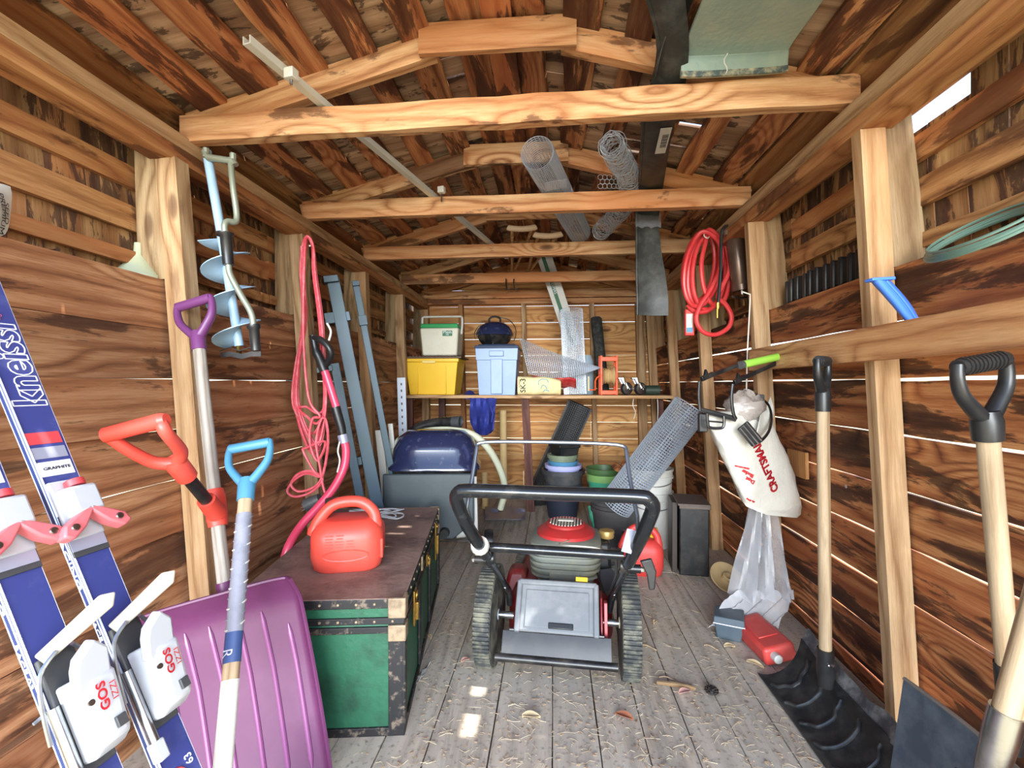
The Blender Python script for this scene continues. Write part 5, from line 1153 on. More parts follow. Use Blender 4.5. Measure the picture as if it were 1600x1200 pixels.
# green wire coil
o = thing('wire_coil', 'coil of green coated wire resting on the right wall ledge', 'wire', P(1520, 395, zc=1.12)); M_GW = mat('green_wire', (96, 122, 108), .45); random.seed(9)
cc = P(1535, 362, zc=1.12)
for k in range(9):
    r = .135+random.uniform(-.012, .012); ty = random.uniform(-.012, .012); m = MB(); t0 = random.uniform(-.06, .06)
    m.tube([cc+V(.085*sin(a)+.01*cos(a), r*cos(a), .052*sin(a)+.012*cos(a)+ty+t0*.1*sin(a)) for a in [2*pi*i/36 for i in range(36)]], .0035, 5, True); m.build('wire_turn', M_GW, o)
m = MB(); c2 = cc+V(.06, -.10, .04); m.tube([c2+V(.012*cos(a), .0, .024*sin(a)) for a in [2*pi*i/14 for i in range(14)]], .003, 5, True); m.build('tie', M_STRING, o)
# red air hose ----------------------------------------------------------
zh = 2.70; M_RH = mat('red_hose', (206, 52, 54), .38, dirt=(224, 110, 104), damt=.35, dscale=12)
o = thing('red_hose', 'coiled bright red rubber hose hanging on the right wall', 'hose', P(1103, 525, zc=zh)); random.seed(4); pts = []
def ell(cu, cv, ru, rv, a0, a1, n, dz, tilt=0):
    return [P(cu+ru*cos(a)+tilt*sin(a), cv+rv*sin(a), zc=zh+dz+.02*cos(a)) for a in [a0+(a1-a0)*i/n for i in range(n+1)]]
for k, (cu, ru, rv, cv, tl) in enumerate(((1095, 27, 58, 418, -8), (1093, 23, 54, 417, -6), (1100, 24, 58, 420, -8), (1108, 26, 60, 424, -4), (1118, 22, 56, 422, 2), (1098, 28, 60, 419, -9))):
    pts += ell(cu, cv, ru, rv, -pi/2, 1.5*pi, 9, -.02*k+.03, tl)[:-1]
pts += [P(u, v, zc=zh-.10) for u, v in ((1102, 362), (1124, 380), (1126, 415), (1112, 450), (1094, 478), (1088, 500), (1098, 518), (1118, 523), (1138, 512), (1143, 494), (1134, 476), (1122, 464), (1130, 445), (1140, 420), (1136, 385))]
m = MB(); m.tube(spl(pts, 5), .0125, 9); m.build('hose_coil', M_RH, o)
m = MB(); m.tube(spl([P(1124, 466, zc=zh-.05), P(1112, 482, zc=zh-.05), P(1096, 488, zc=zh-.05), P(1082, 484, zc=zh-.05), P(1074, 476, zc=zh-.05)], 5), .0125, 9); m.build('hose_tail', M_RH, o)
m = MB(); m.tube(spl([P(1103, 360, zc=zh-.07), P(1100, 368, zc=zh-.10), P(1106, 372, zc=zh-.10), P(1112, 364, zc=zh-.06)], 4), .003, 6); m.build('tie_wire', M_STRING, o)
m = MB(); m.box((0, 0, 0), (.052, .03, .15), Matrix.Translation(P(1077, 504, zc=zh-.02))); rb = m.build('tag_case', M_RED2, o, .006)
m = MB(); m.box((0, -.017, .002), (.036, .004, .105), Matrix.Translation(P(1076, 506, zc=zh-.02))); m.build('white_label', M_WHITE, rb, .002)
m = MB(); m.box((0, -.0195, -.036), (.034, .002, .026), Matrix.Translation(P(1076, 506, zc=zh-.02))); m.build('blue_label', M_BLU, rb)
# grease gun
zq = 2.56
o = thing('grease_gun', 'old metal grease gun with black hose hanging beside the red hose', 'grease gun', P(1158, 460, zc=zq)); M_GUN = mat('greasy_metal', (112, 92, 80), .32, .55, dirt=(70, 52, 42), damt=.7, dscale=10)
a_, b_ = P(1147, 360, zc=zq), P(1159, 452, zc=zq); m = MB(); m.tube([a_, a_.lerp(b_, .03), a_.lerp(b_, .97), b_], [.042, .048, .048, .042], 20); br = m.build('barrel', M_GUN, o, ang=50)
m = MB(); m.tube([a_.lerp(b_, -.03), a_.lerp(b_, .06)], .052, 20); m.build('collar', M_AUGG, o, ang=50); m = MB(); m.tube([a_.lerp(b_, .93), a_.lerp(b_, 1.02)], .05, 20); m.build('end_cap', M_GUN, o, ang=50)
m = MB(); m.box((0, 0, 0), (.05, .05, .07), Matrix.Translation(P(1145, 351, zc=zq))); m.build('pump_head', M_BLACKM, o, .006)
m = MB(); m.bar(P(1150, 346, zc=zq), P(1164, 344, zc=zq-.05), .018, .008); m.build('lever', M_STEEL, o, .002)
m = MB(); m.tube(spl([P(1143, 352, zc=zq-.03), P(1132, 355, zc=zq-.05), P(1127, 370, zc=zq-.05), P(1126, 420, zc=zq-.05), P(1122, 475, zc=zq-.05)], 6), .0085, 8); m.build('rubber_hose', M_BLACK, o)
m = MB(); m.tube([P(1122, 473, zc=zq-.05), P(1122, 482, zc=zq-.05), P(1121, 484, zc=zq-.05), P(1121, 497, zc=zq-.05)], [.011, .011, .007, .006], 8); m.build('coupler', M_BRASS, o)
m = MB(); m.tube([b_, P(1160, 460, zc=zq)], .007, 6); m.tube([P(1149+16*cos(a)*.9+9, 462+3.5*sin(a), zc=zq) for a in [0, .8, 1.6, 2.4, 3.1]], .006, 6); m.build('pull_rod', M_STEEL, o)
m = MB(); m.tube([P(1160, 456, zc=2.28), P(1172, 460, zc=2.28), P(1172, 470, zc=2.28), P(1168, 545, zc=2.28), P(1166, 618, zc=2.28)], .0035, 5); oo = m.build('twine', M_STRING); tag(oo, 'long white twine hanging down from below the grease gun', 'string')
# ---------------------------------------------------------------- lawn mower
MO = V(.020, 1.815, 0); mx = V(.9976, -.070, 0); my = V(.070, .9976, 0)
MM = frame(MO, mx, (0, 0, 1))      # local x right, y forward (into the shed), z up
o = mower = thing('lawn_mower', 'red push lawn mower with grey engine in the middle of floor', 'lawn mower', MO)
M_DECK = mat('deck_red', (126, 30, 36), .45, dirt=(120, 92, 66), damt=.7, dscale=9, dlo=.5, dhi=.7); M_ENG = mat('engine_grey', (112, 116, 108), .55, dirt=(142, 134, 104), damt=.7, dscale=10); M_SHR = mat('shroud_red', (178, 44, 44), .45, dirt=(120, 60, 54), damt=.4)
M_TYRE = mat('tyre_rubber', (50, 52, 52), .7, dirt=(138, 134, 112), damt=.7, dscale=18); M_HUBC = mat('hub_cream', (188, 180, 140), .5, dirt=(120, 112, 84), damt=.6); M_HUBG = mat('hub_grey', (148, 152, 160), .45); M_DOOR = mat('door_grey', (104, 108, 112), .55, dirt=(142, 144, 144), damt=.6, dscale=7)
M_TUBE = mat('handle_black', (48, 50, 53), .16, .6, dirt=(110, 108, 104), damt=.35, dscale=16, dlo=.56, dhi=.7); M_GOLD = mat('gold_cap', (172, 142, 84), .4, .5)
def wheel(x, y, r, w, hubm, lab):
    M = MM @ Matrix.Translation((x, y, r)) @ Matrix.Rotation(pi/2, 4, 'Y')
    m = MB(); m.lathe([(r*.72, -w/2), (r*.93, -w/2), (r*.965, -w*.36), (r*.965, w*.36), (r*.93, w/2), (r*.72, w/2)], 48, M)
    t = m.build('wheel', M_TYRE, o); 
    if lab: t['label'] = lab
    nt = int(74*r/.19); mt_ = MB()
    for k in range(nt):
        a = 2*pi*k/nt; mt_.box((0, 0, 0), (r*.05, 2*pi*r/nt*.56, w*.96), M @ Matrix.Rotation(a, 4, 'Z') @ Matrix.Translation((r*.975, 0, 0)))
    mt_.build('tread', M_TYRE, t, .0015, seg=1)['kind'] = 'stuff'
    h = MB(); h.lathe([(r*.74, -w*.42), (r*.70, -w*.30), (r*.58, -w*.22), (r*.58, w*.22), (r*.70, w*.30), (r*.74, w*.42), (r*.76, 0)], 40, M, False, False); h.build('rim', hubm, t)
    h = MB(); h.lathe([(r*.0, -w*.55), (r*.10, -w*.55), (r*.14, -w*.35), (r*.14, w*.35), (r*.10, w*.55), (0, w*.55)], 20, M, False, False); h.build('hub', hubm, t)
    for k in range(6):
        h = MB(); a = 2*pi*k/6+.3; h.box((r*.36, 0, 0), (r*.50, r*.13, w*.22), M @ Matrix.Rotation(a, 4, 'Z')); h.build('spoke', hubm, t, .003)
wheel(-.262, .0, .185, .062, M_HUBG, None); wheel(.262, 0, .188, .064, M_HUBC, 'rear wheel with cream spoked hub')
wheel(-.225, .62, .098, .05, M_HUBG, None); wheel(.225, .62, .098, .05, M_HUBG, None)
# deck
def orr(w, y0, y1, z, r, n=6):
    pts = []; cy = (y0+y1)/2; d = y1-y0
    for cxs, cys, a0 in ((1, 1, 0), (-1, 1, pi/2), (-1, -1, pi), (1, -1, 1.5*pi)):
        for k in range(n): a = a0+pi/2*k/(n-1); pts.append((cxs*(w/2-r)+r*cos(a), cy+cys*(d/2-r)+r*sin(a), z))
    return pts
m = MB(); m.loft([orr(.41, .04, .72, .055, .12), orr(.43, .03, .74, .075, .13), orr(.425, .04, .73, .17, .13), orr(.40, .07, .70, .20, .12), orr(.34, .12, .62, .215, .12)], MM); m.build('deck', M_DECK, o, ang=50)
for s_ in (-1, 1):
    m = MB(); m.prism([(-.13, .05), (.10, .05), (.13, .16), (.06, .26), (-.03, .27), (-.10, .18)], .008, MM @ frame(V(s_*.163, .04, 0), (0, 1, 0), (s_, 0, 0))); m.build('side_bracket', M_DECK, o, .002)
    m = MB(); m.prism([(-.085, .04), (-.02, .04), (.0, .24), (-.05, .25), (-.085, .16)], .012, MM @ frame(V(s_*.178, .02, .02), (0, 1, 0), (s_, 0, 0))); m.build('height_lever', mat('faded_pink_red', (176, 74, 78), .5), o, .002)
    m = MB(); m.tube([MM @ V(s_*.17, 0, .185), MM @ V(s_*.245, 0, .185)], .013, 10); m.build('axle_bolt', M_STEEL, o)
# discharge door and trailing shield
DM = MM @ frame(V(0, -.052, .248), (1, 0, 0), (0, -.79, .61))     # local y runs up the door
m = MB(); m.box((0, 0, 0), (.285, .17, .012), DM); door = m.build('discharge_door', M_DOOR, o, .006)
for s_ in (-1, 1):
    m = MB(); m.box((s_*.143, 0, .006), (.02, .18, .026), DM); m.build('door_side', M_DOOR, door, .005)
m = MB(); m.box((0, .085, .006), (.295, .02, .026), DM); m.build('door_top', M_DOOR, door, .006)
m = MB(); m.box((0, -.006, .0075), (.235, .13, .005), DM); m.build('door_panel', M_DOOR, door, .004)
m = MB(); m.box((.016, -.062, .0125), (.09, .02, .008), DM); m.build('door_pull', M_BLACK, door, .003)
m = MB(); m.box((.09, .108, .0), (.045, .016, .012), DM); m.build('sticker', M_YELLOW, o, .002)
g_ = [[MM @ V(-.195+.39*j/8, -.10-.04*i/3, .178-.072*(i/3)**1.1) for j in range(9)] for i in range(4)]
m = MB(); m.sheet(g_, .006); m.build('trailing_shield', M_BLACK, o, .001)
m = MB(); m.tube([MM @ V(-.215, -.145, .103), MM @ V(.215, -.145, .103)], .014, 12); m.build('shield_rod', M_BLACKM, o)
m = MB(); m.tube([MM @ V(-.17, -.10, .182), MM @ V(.17, -.10, .182)], .006, 8); m.build('hinge_rod', M_BLACKM, o)
# engine
EX, EY = .015, .36
def er(w, d, z, r): return [(EX+x, EY+y, z) for x, y, z in rr_ring(w, d, z, r)]
m = MB(); m.loft([er(.20, .22, .185, .06), er(.25, .26, .22, .07), er(.29, .28, .27, .07), er(.30, .29, .34, .07), er(.30, .29, .345, .07), er(.31, .30, .35, .07), er(.31, .30, .39, .07), er(.28, .27, .402, .08)], MM); m.build('engine_block', M_ENG, o, ang=40)
for k in range(5):
    m = MB(); m.loft([er(.318-.014*max(0, 3-k)*.5, .308, .252+k*.026, .07), er(.318-.014*max(0, 3-k)*.5, .308, .262+k*.026, .07)], MM); m.build('cooling_fin', M_ENG, o)
m = MB(); m.box((EX+.0, EY-.142, .255), (.13, .03, .05), MM); m.build('muffler_guard', M_ENG, o, .005)
m = MB(); m.loft([er(.26, .26, .398, .12), er(.26, .26, .415, .12), er(.21, .21, .434, .10), er(.17, .17, .44, .08)], MM); m.build('engine_shroud', M_SHR, o, ang=50)
GM = MM @ Matrix.Translation((EX, EY, .442))
m = MB(); m.lathe([(.088, -.004), (.088, .006), (.080, .012), (.076, .010), (.076, -.004)], 36, GM); gr = m.build('grille_ring', M_SHR, o)
m = MB(); m.lathe([(.078, -.002), (.078, .006), (0, .010)], 32, GM, True, False); m.build('grille_plate', M_BLACK, gr)
M_SLAT = mat('grille_cream', (206, 200, 184), .5)
for k in range(11):
    x = -.0675+.0135*k; L_ = 2*sqrt(max(.0004, .075**2-x*x))
    m = MB(); m.box((x, 0, .0105), (.007, L_, .007), GM); m.build('grille_slat', M_SLAT, gr, .001)
m = MB(); m.box((0, .01, .015), (.07, .03, .006), GM); m.build('centre_badge', M_SLAT, gr, .002)
m = MB(); m.lathe([(.03, 0), (.034, .008), (.032, .02), (.036, .022), (.034, .034), (.02, .038), (0, .038)], 20, MM @ Matrix.Translation((EX+.185, EY+.06, .37))); m.build('fuel_cap', M_GOLD, o)
m = MB(); m.box((EX+.16, EY+.06, .30), (.09, .16, .13), MM, .85); m.build('fuel_tank', M_BLACK, o, .015)
m = MB(); m.prism([(0, 0), (.10, -.04), (.11, .03), (.05, .12), (.0, .11)], .006, MM @ frame(V(.165, .20, .205), (1, 0, 0), (0, -.6, .8))); m.build('side_guard', M_DGREY, o, .003)
m = MB(); m.box((-.20, .33, .20), (.12, .16, .10), MM, .6); m.build('air_filter', M_DECK, o, .02)
# handle
def hp(s_, k): return MM @ (V(s_*.200+.004, .03, .27).lerp(V(s_*.256+.012, -.50, .70), k))
hb = .772
pts = []
m = MB()
for s_ in (-1, 1):
    mm = MB(); mm.tube([MM @ V(s_*.195, .06, .20), hp(s_, 0), hp(s_, .60)], .0125, 10); mm.build('lower_handle', M_TUBE, o)
    mm = MB(); mm.bar(hp(s_, -.02), hp(s_, .10), .03, .010, mx); mm.build('handle_bracket', M_STEEL, o, .002)
bar_pts = [hp(-1, .45), hp(-1, .92), MM @ V(-.258, -.508, .752), MM @ V(-.246, -.520, .776), MM @ V(-.214, -.522, .782), MM @ V(.012, -.522, .782), MM @ V(.238, -.522, .782), MM @ V(.270, -.520, .774), MM @ V(.283, -.508, .750), hp(1, .92), hp(1, .45)]
bp_ = [bar_pts[0]]+spl(bar_pts[1:4], 4)[:-1]+spl(bar_pts[3:8], 5)[:-1]+spl(bar_pts[7:10], 4)+[bar_pts[-1]]
m.tube(bp_, .0195, 14); m.build('upper_handle', M_TUBE, o)
m = MB(); m.tube([MM @ V(-.212, -.272, .540), MM @ V(.224, -.272, .536)], .0155, 12); m.build('cross_brace', M_TUBE, o)
for s_ in (-1, 1):
    c = hp(s_, .52); m = MB(); m.lathe([(.020, -.022), (.024, 0), (.020, .022)], 12, frame(c, UP, mx)); kb = m.build('pivot_joint', M_BLACKM, o)
    m = MB(); m.bar(c+mx*s_*.0, c+mx*s_*.055-UP*.01, .014, .014); m.build('wing_bolt', M_STEEL, kb, .002)
    m = MB(); m.lathe([(.012, -.02), (.014, .02)], 10, frame(c+mx*s_*.02-my*.02, UP, mx)); m.build('knob', M_BLACKM, kb)
m = MB(); m.prism([(0, 0), (.035, .01), (.05, -.03), (.045, -.085), (.028, -.09), (.02, -.04)], .014, frame(hp(1, .60)+mx*.03, mx, -my)); m.build('control_lever', M_BLACK, o, .004)
bl = [hp(-1, .80)+my*.02, MM @ V(-.255, -.40, .70), MM @ V(-.245, -.36, .80), MM @ V(-.240, -.33, .875), MM @ V(-.215, -.32, .893), MM @ V(0, -.32, .897), MM @ V(.200, -.32, .893), MM @ V(.228, -.33, .875), MM @ V(.236, -.36, .80), MM @ V(.252, -.41, .70), hp(1, .82)+my*.02]
m = MB(); m.tube([bl[0]]+spl(bl[1:4], 3)[:-1]+spl(bl[3:8], 5)[:-1]+spl(bl[7:10], 3)+[bl[-1]], .0062, 8); m.build('bail_bar', mat('bail_grey', (92, 96, 104), .3, .6), o)
for s_ in (-1,): 
    m = MB(); m.lathe([(.028, -.012), (.031, 0), (.028, .012)], 14, frame(hp(-1, .68), mx, hp(-1, 1)-hp(-1, 0))); m.build('hose_ring', M_WHITE, o)
m = MB(); m.box((0, 0, 0), (.03, .004, .07), Matrix.Translation(hp(1, .74)-my*.02+V(-.02, 0, .03)) @ Matrix.Rotation(.25, 4, 'Y')); m.build('hang_tag', M_SGREY, o, .001)
m = MB(); m.tube(spl([hp(1, .50)+my*.03, MM @ V(.15, -.25, .545), MM @ V(.02, -.20, .535), MM @ V(EX+.02, EY-.13, .41)], 6), .0025, 5); m.build('starter_cord', M_STRING, o)
m = MB(); m.tube(spl([hp(1, .72), hp(1, .55)-mx*.03+UP*.03, hp(1, .35)-mx*.02, MM @ V(.18, .10, .25), MM @ V(EX+.12, EY, .30)], 6), .004, 6); m.build('control_cable', M_BLACK, o)
# ---------------------------------------------------------------- up in the roof
ZB = ZP+.098
o = thing('metal_track', 'long white metal track lying across the roof tie beams', 'track', V(-.73, 1.6, ZB)); a_, b_ = P(385, 62, Z=ZB+.012), P(792, 402, Z=ZB+.012)
d_ = (b_-a_).normalized(); M = frame((a_+b_)/2, d_, UP); L_ = (b_-a_).length; M_TRK = mat('track_white', (208, 208, 196), .4, .1)
m = MB(); m.box((0, -.012, 0), (L_, .003, .024), M); m.box((0, .012, 0), (L_, .003, .024), M); m.box((0, 0, -.011), (L_, .026, .003), M); m.build('channel', M_TRK, o)
for u, v in ((455, 112), (690, 303)):
    c = P(u, v, Z=ZB+.0); m = MB(); m.box((0, 0, 0), (.03, .034, .032), Matrix.Translation(c+V(0, 0, -.008 if v < 200 else .02)) @ M.to_3x3().to_4x4()); cl_ = m.build('roller_clip', M_TRK, o, .003)
    m = MB(); m.tube([c, c-V(0, 0, .04)], .004, 6); m.build('clip_pin', M_STEEL, cl_)
# black garden edging strip
o = thing('edging_strip', 'long black plastic edging strip drooping from the front roof beams', 'strip', P(1020, 490, zc=2.8)); M_EDG = mat('edging_black', (38, 40, 38), .5, dirt=(84, 86, 80), damt=.6, dscale=14)
ctl = [((1006, 1068, 40), 1.30, .10), ((1030, 1076, 100), 1.48, .03), ((1008, 1063, 180), 1.70, 0), ((1004, 1048, 230), 1.93, 0), ((999, 1036, 296), 2.38, 0), ((995, 1030, 335), 2.60, 0), ((995, 1030, 358), 2.66, 0), ((995, 1034, 395), 2.72, 0), ((995, 1040, 430), 2.77, 0), ((996, 1044, 465), 2.80, 0), ((996, 1044, 492), 2.80, 0)]
la = spl([P(c[0][0], c[0][2], zc=c[1])+UP*c[2] for c in ctl], 5); lb = spl([P(c[0][1], c[0][2]+1, zc=c[1]-.01)+UP*c[2] for c in ctl], 5)
for pl_ in (la, lb):
    for p in pl_:
        if p.y < 2.5 and p.z < ZB+.008: p.z = ZB+.008
rows = []
for a, b in zip(la, lb):
    nn = (b-a).cross(FW).normalized()
    rows.append([a.lerp(b, t)+FW*.015*sin(pi*t)*(1 if a.z < ZB-.05 else -0)+UP*(.012*(2*t-1)**2 if a.z > ZB-.05 else 0) for t in [k/8 for k in range(9)]])
m = MB(); m.sheet(rows, .005); m.build('strip_body', M_EDG, o, ang=60)
m = MB(); m.tube([r[0] for r in rows], .008, 6); m.build('beaded_edge', M_EDG, o)
c = P(1036, 240, zc=1.90); c.z = ZB+.0005; lbm = frame(c, V(.10, 1, 0), (0, 0, -1)); m = MB(); m.box((0, 0, .0), (.20, .042, .002), lbm); lb_ = m.build('barcode_label', M_WHITE, o)
for k in range(9):
    m = MB(); m.box((-.05+k*.012, .004, .0015), (.004+.003*(k % 2), .024, .001), lbm); m.build('bar', M_INK, lb_)
rw = spl([P(u, v, zc=2.64) for u, v in ((993, 333), (1008, 345), (1020, 338), (1032, 346))], 4); m = MB(); m.sheet([[P(993+40*j/8, 333+22*i/4+2*sin(j*2+i), zc=2.60+.006*sin(j*3+i*2)) for j in range(9)] for i in range(5)], .002); m.build('film_wrap', mat('thin_film', (150, 152, 156), .15, alpha=.22, bump=.5, bscale=20), o, ang=25)
# grey-green panel on the front beam
o = thing('plastic_sheet', 'scratched grey-green plastic panel lying on the front tie beam', 'sheet', P(1147, 110, zc=1.5)); M_PAN = mat('panel_grey_green', (134, 154, 144), .45, dirt=(176, 180, 160), damt=.5, dscale=7, bump=.15, bscale=60)
g_ = []
for i in range(12):
    t = i/11; y = 1.56-.02*min(t, .6)-max(0, t-.6)*.9; row = []
    for j in range(13):
        s = j/12; x0 = P(1063, 118, Y=1.56).x; x1 = P(1229, 118, Y=1.56).x
        row.append(V(x0+(x1-x0)*s, y, ZB+.006+.072*min(1, t/.6)-.02*max(0, t-.6)+.004*(2*s-1)**4))
    g_.append(row)
m = MB(); m.sheet(g_, .014); m.build('panel_sheet', M_PAN, o, .003)
m = MB(); m.sheet([[V(p.x, p.y-.008, p.z-.003+.018*k) for p in g_[0]] for k in range(2)], .006); m.build('worn_edge', mat('panel_edge', (70, 84, 86), .5, dirt=(206, 196, 160), damt=.8, dscale=30), o)
m = MB(); m.tube([g_[k][5]+V(.006*sin(k*1.3), -.009, 0) for k in range(8)], .0022, 5); m.build('scratch', M_WHITE, o)
rows = [[V(g_[0][0].x-.006-.075*cos(pi*.5*t), 1.56-.30*i/11*t, ZB+.004+.13*sin(pi*.5*t)) for t in [k/8 for k in range(9)]] for i in range(12)]
m = MB(); m.sheet(rows, .004); oo = m.build('curled_sheet', M_EDG, ang=60); tag(oo, 'curled black plastic sheet beside the grey-green panel on front beam', 'sheet')
# chicken wire roll
o = thing('chicken_wire_roll', 'kinked roll of chicken wire lying over the second tie beam', 'wire roll', P(990, 300, zc=2.4)); random.seed(8)
ap = [P(955, 236, zc=2.02), P(972, 272, zc=2.22), P(984, 292, zc=2.40), P(975, 338, zc=2.72), P(938, 366, zc=3.20)]
for p in ap: p.z = max(p.z, ZB+.055)
axp = spl(ap, 14); m = MB()
for i, c in enumerate(axp):
    d_ = (axp[min(i+1, len(axp)-1)]-axp[max(i-1, 0)]).normalized(); e1 = d_.cross(UP).normalized(); e2 = d_.cross(e1)
    for q in range(2):
        r = .050+random.uniform(-.014, .012); ph = random.uniform(0, .3)
        m.tube([c+d_*(q*.010+.008*sin(a*6+i*pi))+(e1*cos(a+ph)+e2*sin(a+ph))*r for a in [2*pi*k/18 for k in range(18)]], .0016, 3, True)
for k in range(14):
    a = 2*pi*k/14; pp = []
    for i, c in enumerate(axp):
        d_ = (axp[min(i+1, len(axp)-1)]-axp[max(i-1, 0)]).normalized(); e1 = d_.cross(UP).normalized(); e2 = d_.cross(e1); aa = a+.18*(-1)**i; pp.append(c+(e1*cos(aa)+e2*sin(aa))*.05)
    m.tube(pp, .0014, 3, caps=False)
m.build('wire_netting', M_WIRE, o, ang=0)['kind'] = 'stuff'
m = MB()
for r_ in range(3):
    for c_ in range(6):
        cc = P(938+c_*7+(r_ % 2)*3.5, 277+r_*7, zc=2.36); m.tube([cc+(RT*cos(a)+UP*sin(a))*.0135 for a in [pi/6+pi/3*k for k in range(6)]], .0012, 3, True)
m.build('loose_hexagons', M_WIRE, o, ang=0)['kind'] = 'stuff'
# hardware cloth roll in the rafters
o = thing('hardware_cloth_roll', 'hardware cloth roll with open end resting up on the tie beams', 'wire roll', P(870, 310, zc=2.5))
a_, b_ = P(839, 275, zc=2.16), P(905, 366, zc=3.30); a_.z = max(a_.z, ZB+.08); b_.z = ZB+.085
wire_roll([a_, b_], .074, .0165, 1.12, .0019, .0035, 'wire_mesh', o)
g_ = [[P(852+33*j/10, 286-6*j/10+12*i/5, zc=2.2+.03*i) for j in range(11)] for i in range(6)]; tag(mesh_grid(g_, .0019, 'loose_flap', M_WIRE, o), kind='stuff')
# crutches
M_PADC = mat('crutch_pad', (206, 178, 146), .7); W_CR = wood('wood_crutch', (216, 176, 122), (200, 156, 102), (168, 122, 74), (140, 96, 56), .4, knots=0, var=.1)
for u0, u1, v, ue, ve, lab in ((793, 838, 355, 800, 424, 'left wooden crutch with tan pad lying over the third beam'), (834, 878, 366, 822, 424, 'right wooden crutch with tan pad lying over the third beam')):
    zc_ = 3.10; a_, b_ = P(u0, v+1, zc=zc_), P(u1, v, zc=zc_); e_ = P(ue, ve, zc=4.35); e_.z = ZB+.02
    o = thing('crutch', lab, 'crutch', (a_+b_)/2, 'pair of crutches in the rafters')
    m = MB(); m.tube(spl([a_+UP*.004, a_.lerp(b_, .1)-UP*.003, a_.lerp(b_, .5)-UP*.010, a_.lerp(b_, .9)-UP*.003, b_+UP*.004], 4), [.012]+[.019]*15+[.012], 12); m.build('pad', M_PADC, o)
    for k in (.16, .84):
        p = a_.lerp(b_, k)-UP*.012; q_ = p.lerp(e_, .22); q_.z = max(p.z-.04, ZB+.014); m = MB(); m.tube([p, q_, p.lerp(e_, .96)*.0+e_+(p-e_)*.08], .011, 8); m.build('strut', W_CR, o)
    m = MB(); m.tube([e_+((a_+b_)/2-e_)*.12, e_+(e_-(a_+b_)/2)*.1], .012, 8); m.build('foot_shaft', W_CR, o)
    m = MB(); p = a_.lerp(b_, .16).lerp(e_, .45); q_ = a_.lerp(b_, .84).lerp(e_, .45); p.z = q_.z = ZB+.03; m.tube([p, q_], .013, 8); m.build('hand_grip', W_CR, o)
# hooks under the rear beam
for u in (791, 803):
    m = MB(); m.tube(spl([P(u, 436, zc=4.05), P(u, 445, zc=4.03), P(u+2, 452, zc=4.0), P(u+6, 450, zc=4.0)], 4), .006, 6); m.build('hook', M_STEEL, cl)
# ---------------------------------------------------------------- litter on the floor
random.seed(15); m = MB()
def sp_pt():
    while True:
        u, v = random.uniform(560, 1330), random.uniform(820, 1200); p = P(u, v, Z=.002)
        if p.x < -.38 and p.y > 1.35 and p.x < -.455-.152*(p.y-1.424)+.03: continue
        if p.x > .95: continue
        return p
for k in range(900):
    p = sp_pt(); a = random.uniform(0, 2*pi); L_ = random.uniform(.010, .06)*(1.3 if random.random() < .1 else .8); d_ = V(cos(a), sin(a), 0); sd = V(-d_.y, d_.x, 0); b = random.uniform(-.25, .25)*L_
    w_ = random.uniform(.0004, .0009)
    pts = [p, p+d_*L_*.5+sd*b+UP*random.uniform(.0, .006), p+d_*L_+UP*random.uniform(0, .004)]
    m.tube(pts, w_, 3)
tag(m.build('straw_litter', mat('straw', (196, 180, 152), .8, dirt=(120, 92, 70), damt=.9, dscale=3), ang=0), kind='stuff')
m = MB()
for k in range(900):
    p = sp_pt(); a = random.uniform(0, 2*pi); s_ = random.uniform(.002, .008); M = Matrix.Translation(p+UP*.001) @ Matrix.Rotation(a, 4, 'Z') @ Matrix.Rotation(random.uniform(-.3, .3), 4, 'X'); m.prism([(-s_, -s_*.4), (s_*.3, -s_*.6), (s_, .1*s_), (.1*s_, s_*.5)], .0012, M)
tag(m.build('wood_chip_litter', mat('chips', (186, 160, 130), .8, dirt=(84, 62, 48), damt=.95, dscale=4), ang=0), kind='stuff')
# countable scraps
g_ = [[P(648+26*j/8+(10-20*abs(j-4)/4*0)*i/4-6*i, 1062-30*j/8+7*i, Z=.004+.010*abs(sin(j*1.1+i))) for j in range(9)] for i in range(4)]
m = MB(); m.sheet(g_, .002); oo = m.build('paper_wrapper', M_WHITE, ang=60); tag(oo, 'torn white paper wrapper on the floor near the trunk', 'wrapper')
def leaf(u, v, s_, c, lab, a):
    p = P(u, v, Z=.004); M = Matrix.Translation(p) @ Matrix.Rotation(a, 4, 'Z'); rows = []
    for i in range(7):
        t = i/6; w_ = s_*.5*sin(pi*min(1, t*.95+.05))**.8; rows.append([M @ V(-s_+2*s_*t, w_*k, .003+.008*abs(k)*(1 if s_ > .01 else .4)+.004*sin(t*4)) for k in (-1, -.5, 0, .5, 1)])
    mm = MB(); mm.sheet(rows, .001); oo = mm.build('dry_leaf', c, ang=60); tag(oo, lab, 'leaf')
ML = mat('dry_leaf_tan', (200, 178, 138), .75, dirt=(160, 126, 90), damt=.6); MR = mat('dry_leaf_pink', (186, 142, 128), .75)
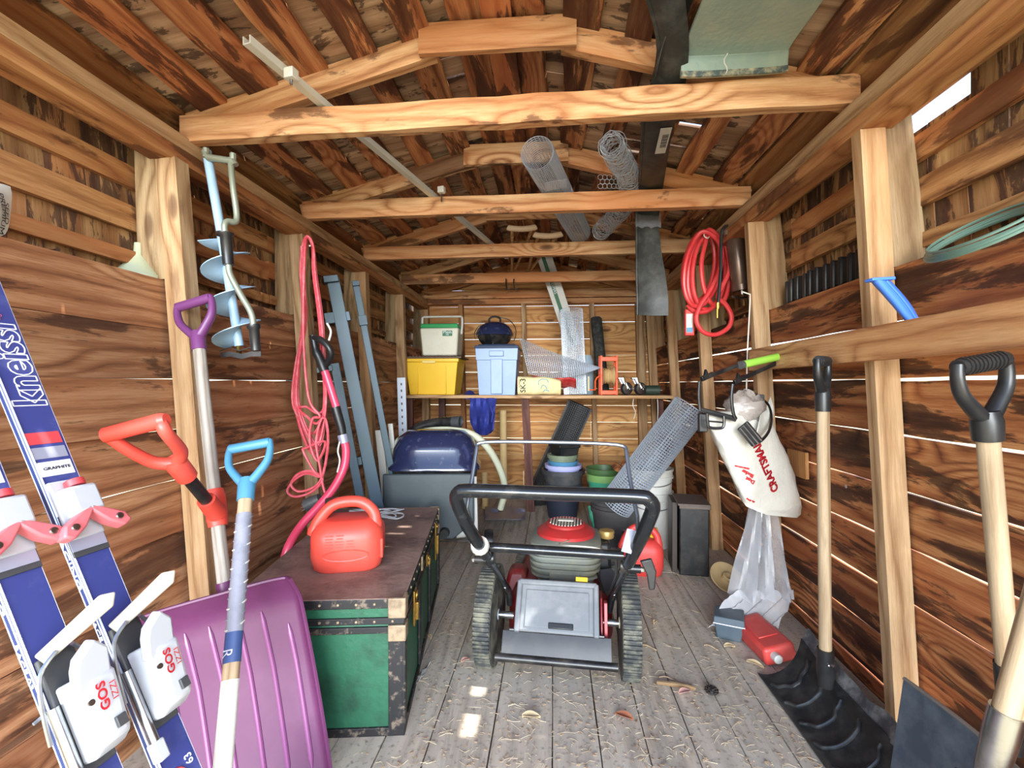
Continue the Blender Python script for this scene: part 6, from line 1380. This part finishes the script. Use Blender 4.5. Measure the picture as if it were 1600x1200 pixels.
leaf(636, 1068, .026, ML, 'pale tan dry leaf beside the torn paper wrapper', .3); leaf(671, 997, .018, ML, 'small tan dry leaf left of the mower wheel', 2.2); leaf(727, 1034, .02, MR, 'pinkish dry leaf in front of left mower wheel', .8)
leaf(1070, 1084, .026, MR, 'pinkish dry leaf below the grey stick', .5); leaf(1024, 974, .018, ML, 'pale dry leaf right of the right mower wheel', 1.0); leaf(830, 1122, .03, ML, 'large pale dry leaf at the front of the floor', .1); leaf(975, 1122, .03, mat('dry_leaf_rust', (158, 96, 66), .75), 'rust brown dry leaf at the front of the floor', 2.6)
leaf(1180, 1040, .03, ML, 'long curled tan leaf near the black shovel blade', -.6); leaf(1140, 1012, .024, ML, 'curled tan leaf below the grey-blue case', .2)
m = MB(); a_, b_ = P(1026, 1066, Z=.008), P(1087, 1076, Z=.008); m.tube([a_, a_.lerp(b_, .5)+UP*.003, b_], [.006, .008, .0065], 7); oo = m.build('stick', W_GREY); tag(oo, 'short weathered grey stick on the floor right of the mower', 'stick')
for k, (u, v, u2, v2, lab) in enumerate(((1000, 1008, 1026, 1016, 'thin pale twig beside the right mower wheel'), (1100, 1008, 1122, 1016, 'thin pale twig below the red flat canister'), (1030, 1058, 1060, 1066, 'thin pale twig above the grey stick'))):
    m = MB(); a_, b_ = P(u, v, Z=.004), P(u2, v2, Z=.004); m.tube(spl([a_, a_.lerp(b_, .4)+V(0, .008, .004), b_], 4), .0026, 5); oo = m.build('twig', W_SHAFT); tag(oo, lab, 'twig')
p = P(1112, 1085, Z=0); o = thing('pine_cone', 'dark round pine cone on the floor right of the mower', 'pine cone', p); m = MB(); m.lathe([(.004, .002), (.015, .006), (.019, .012), (.014, .02), (.004, .026)], 14, Matrix.Translation(p)); m.build('core', M_BLACK, o)
M_CONE = mat('cone_dark', (48, 38, 32), .8); m = MB()
for k in range(40):
    a = k*2.4; h = .004+.02*k/40; r = .019*sin(pi*(.15+.75*k/40)); m.box((0, 0, 0), (.010, .008, .003), Matrix.Translation(p+V(r*cos(a), r*sin(a), h)) @ Matrix.Rotation(a, 4, 'Z') @ Matrix.Rotation(-.5, 4, 'Y'))
m.build('scales', M_CONE, o, ang=0)['kind'] = 'stuff'
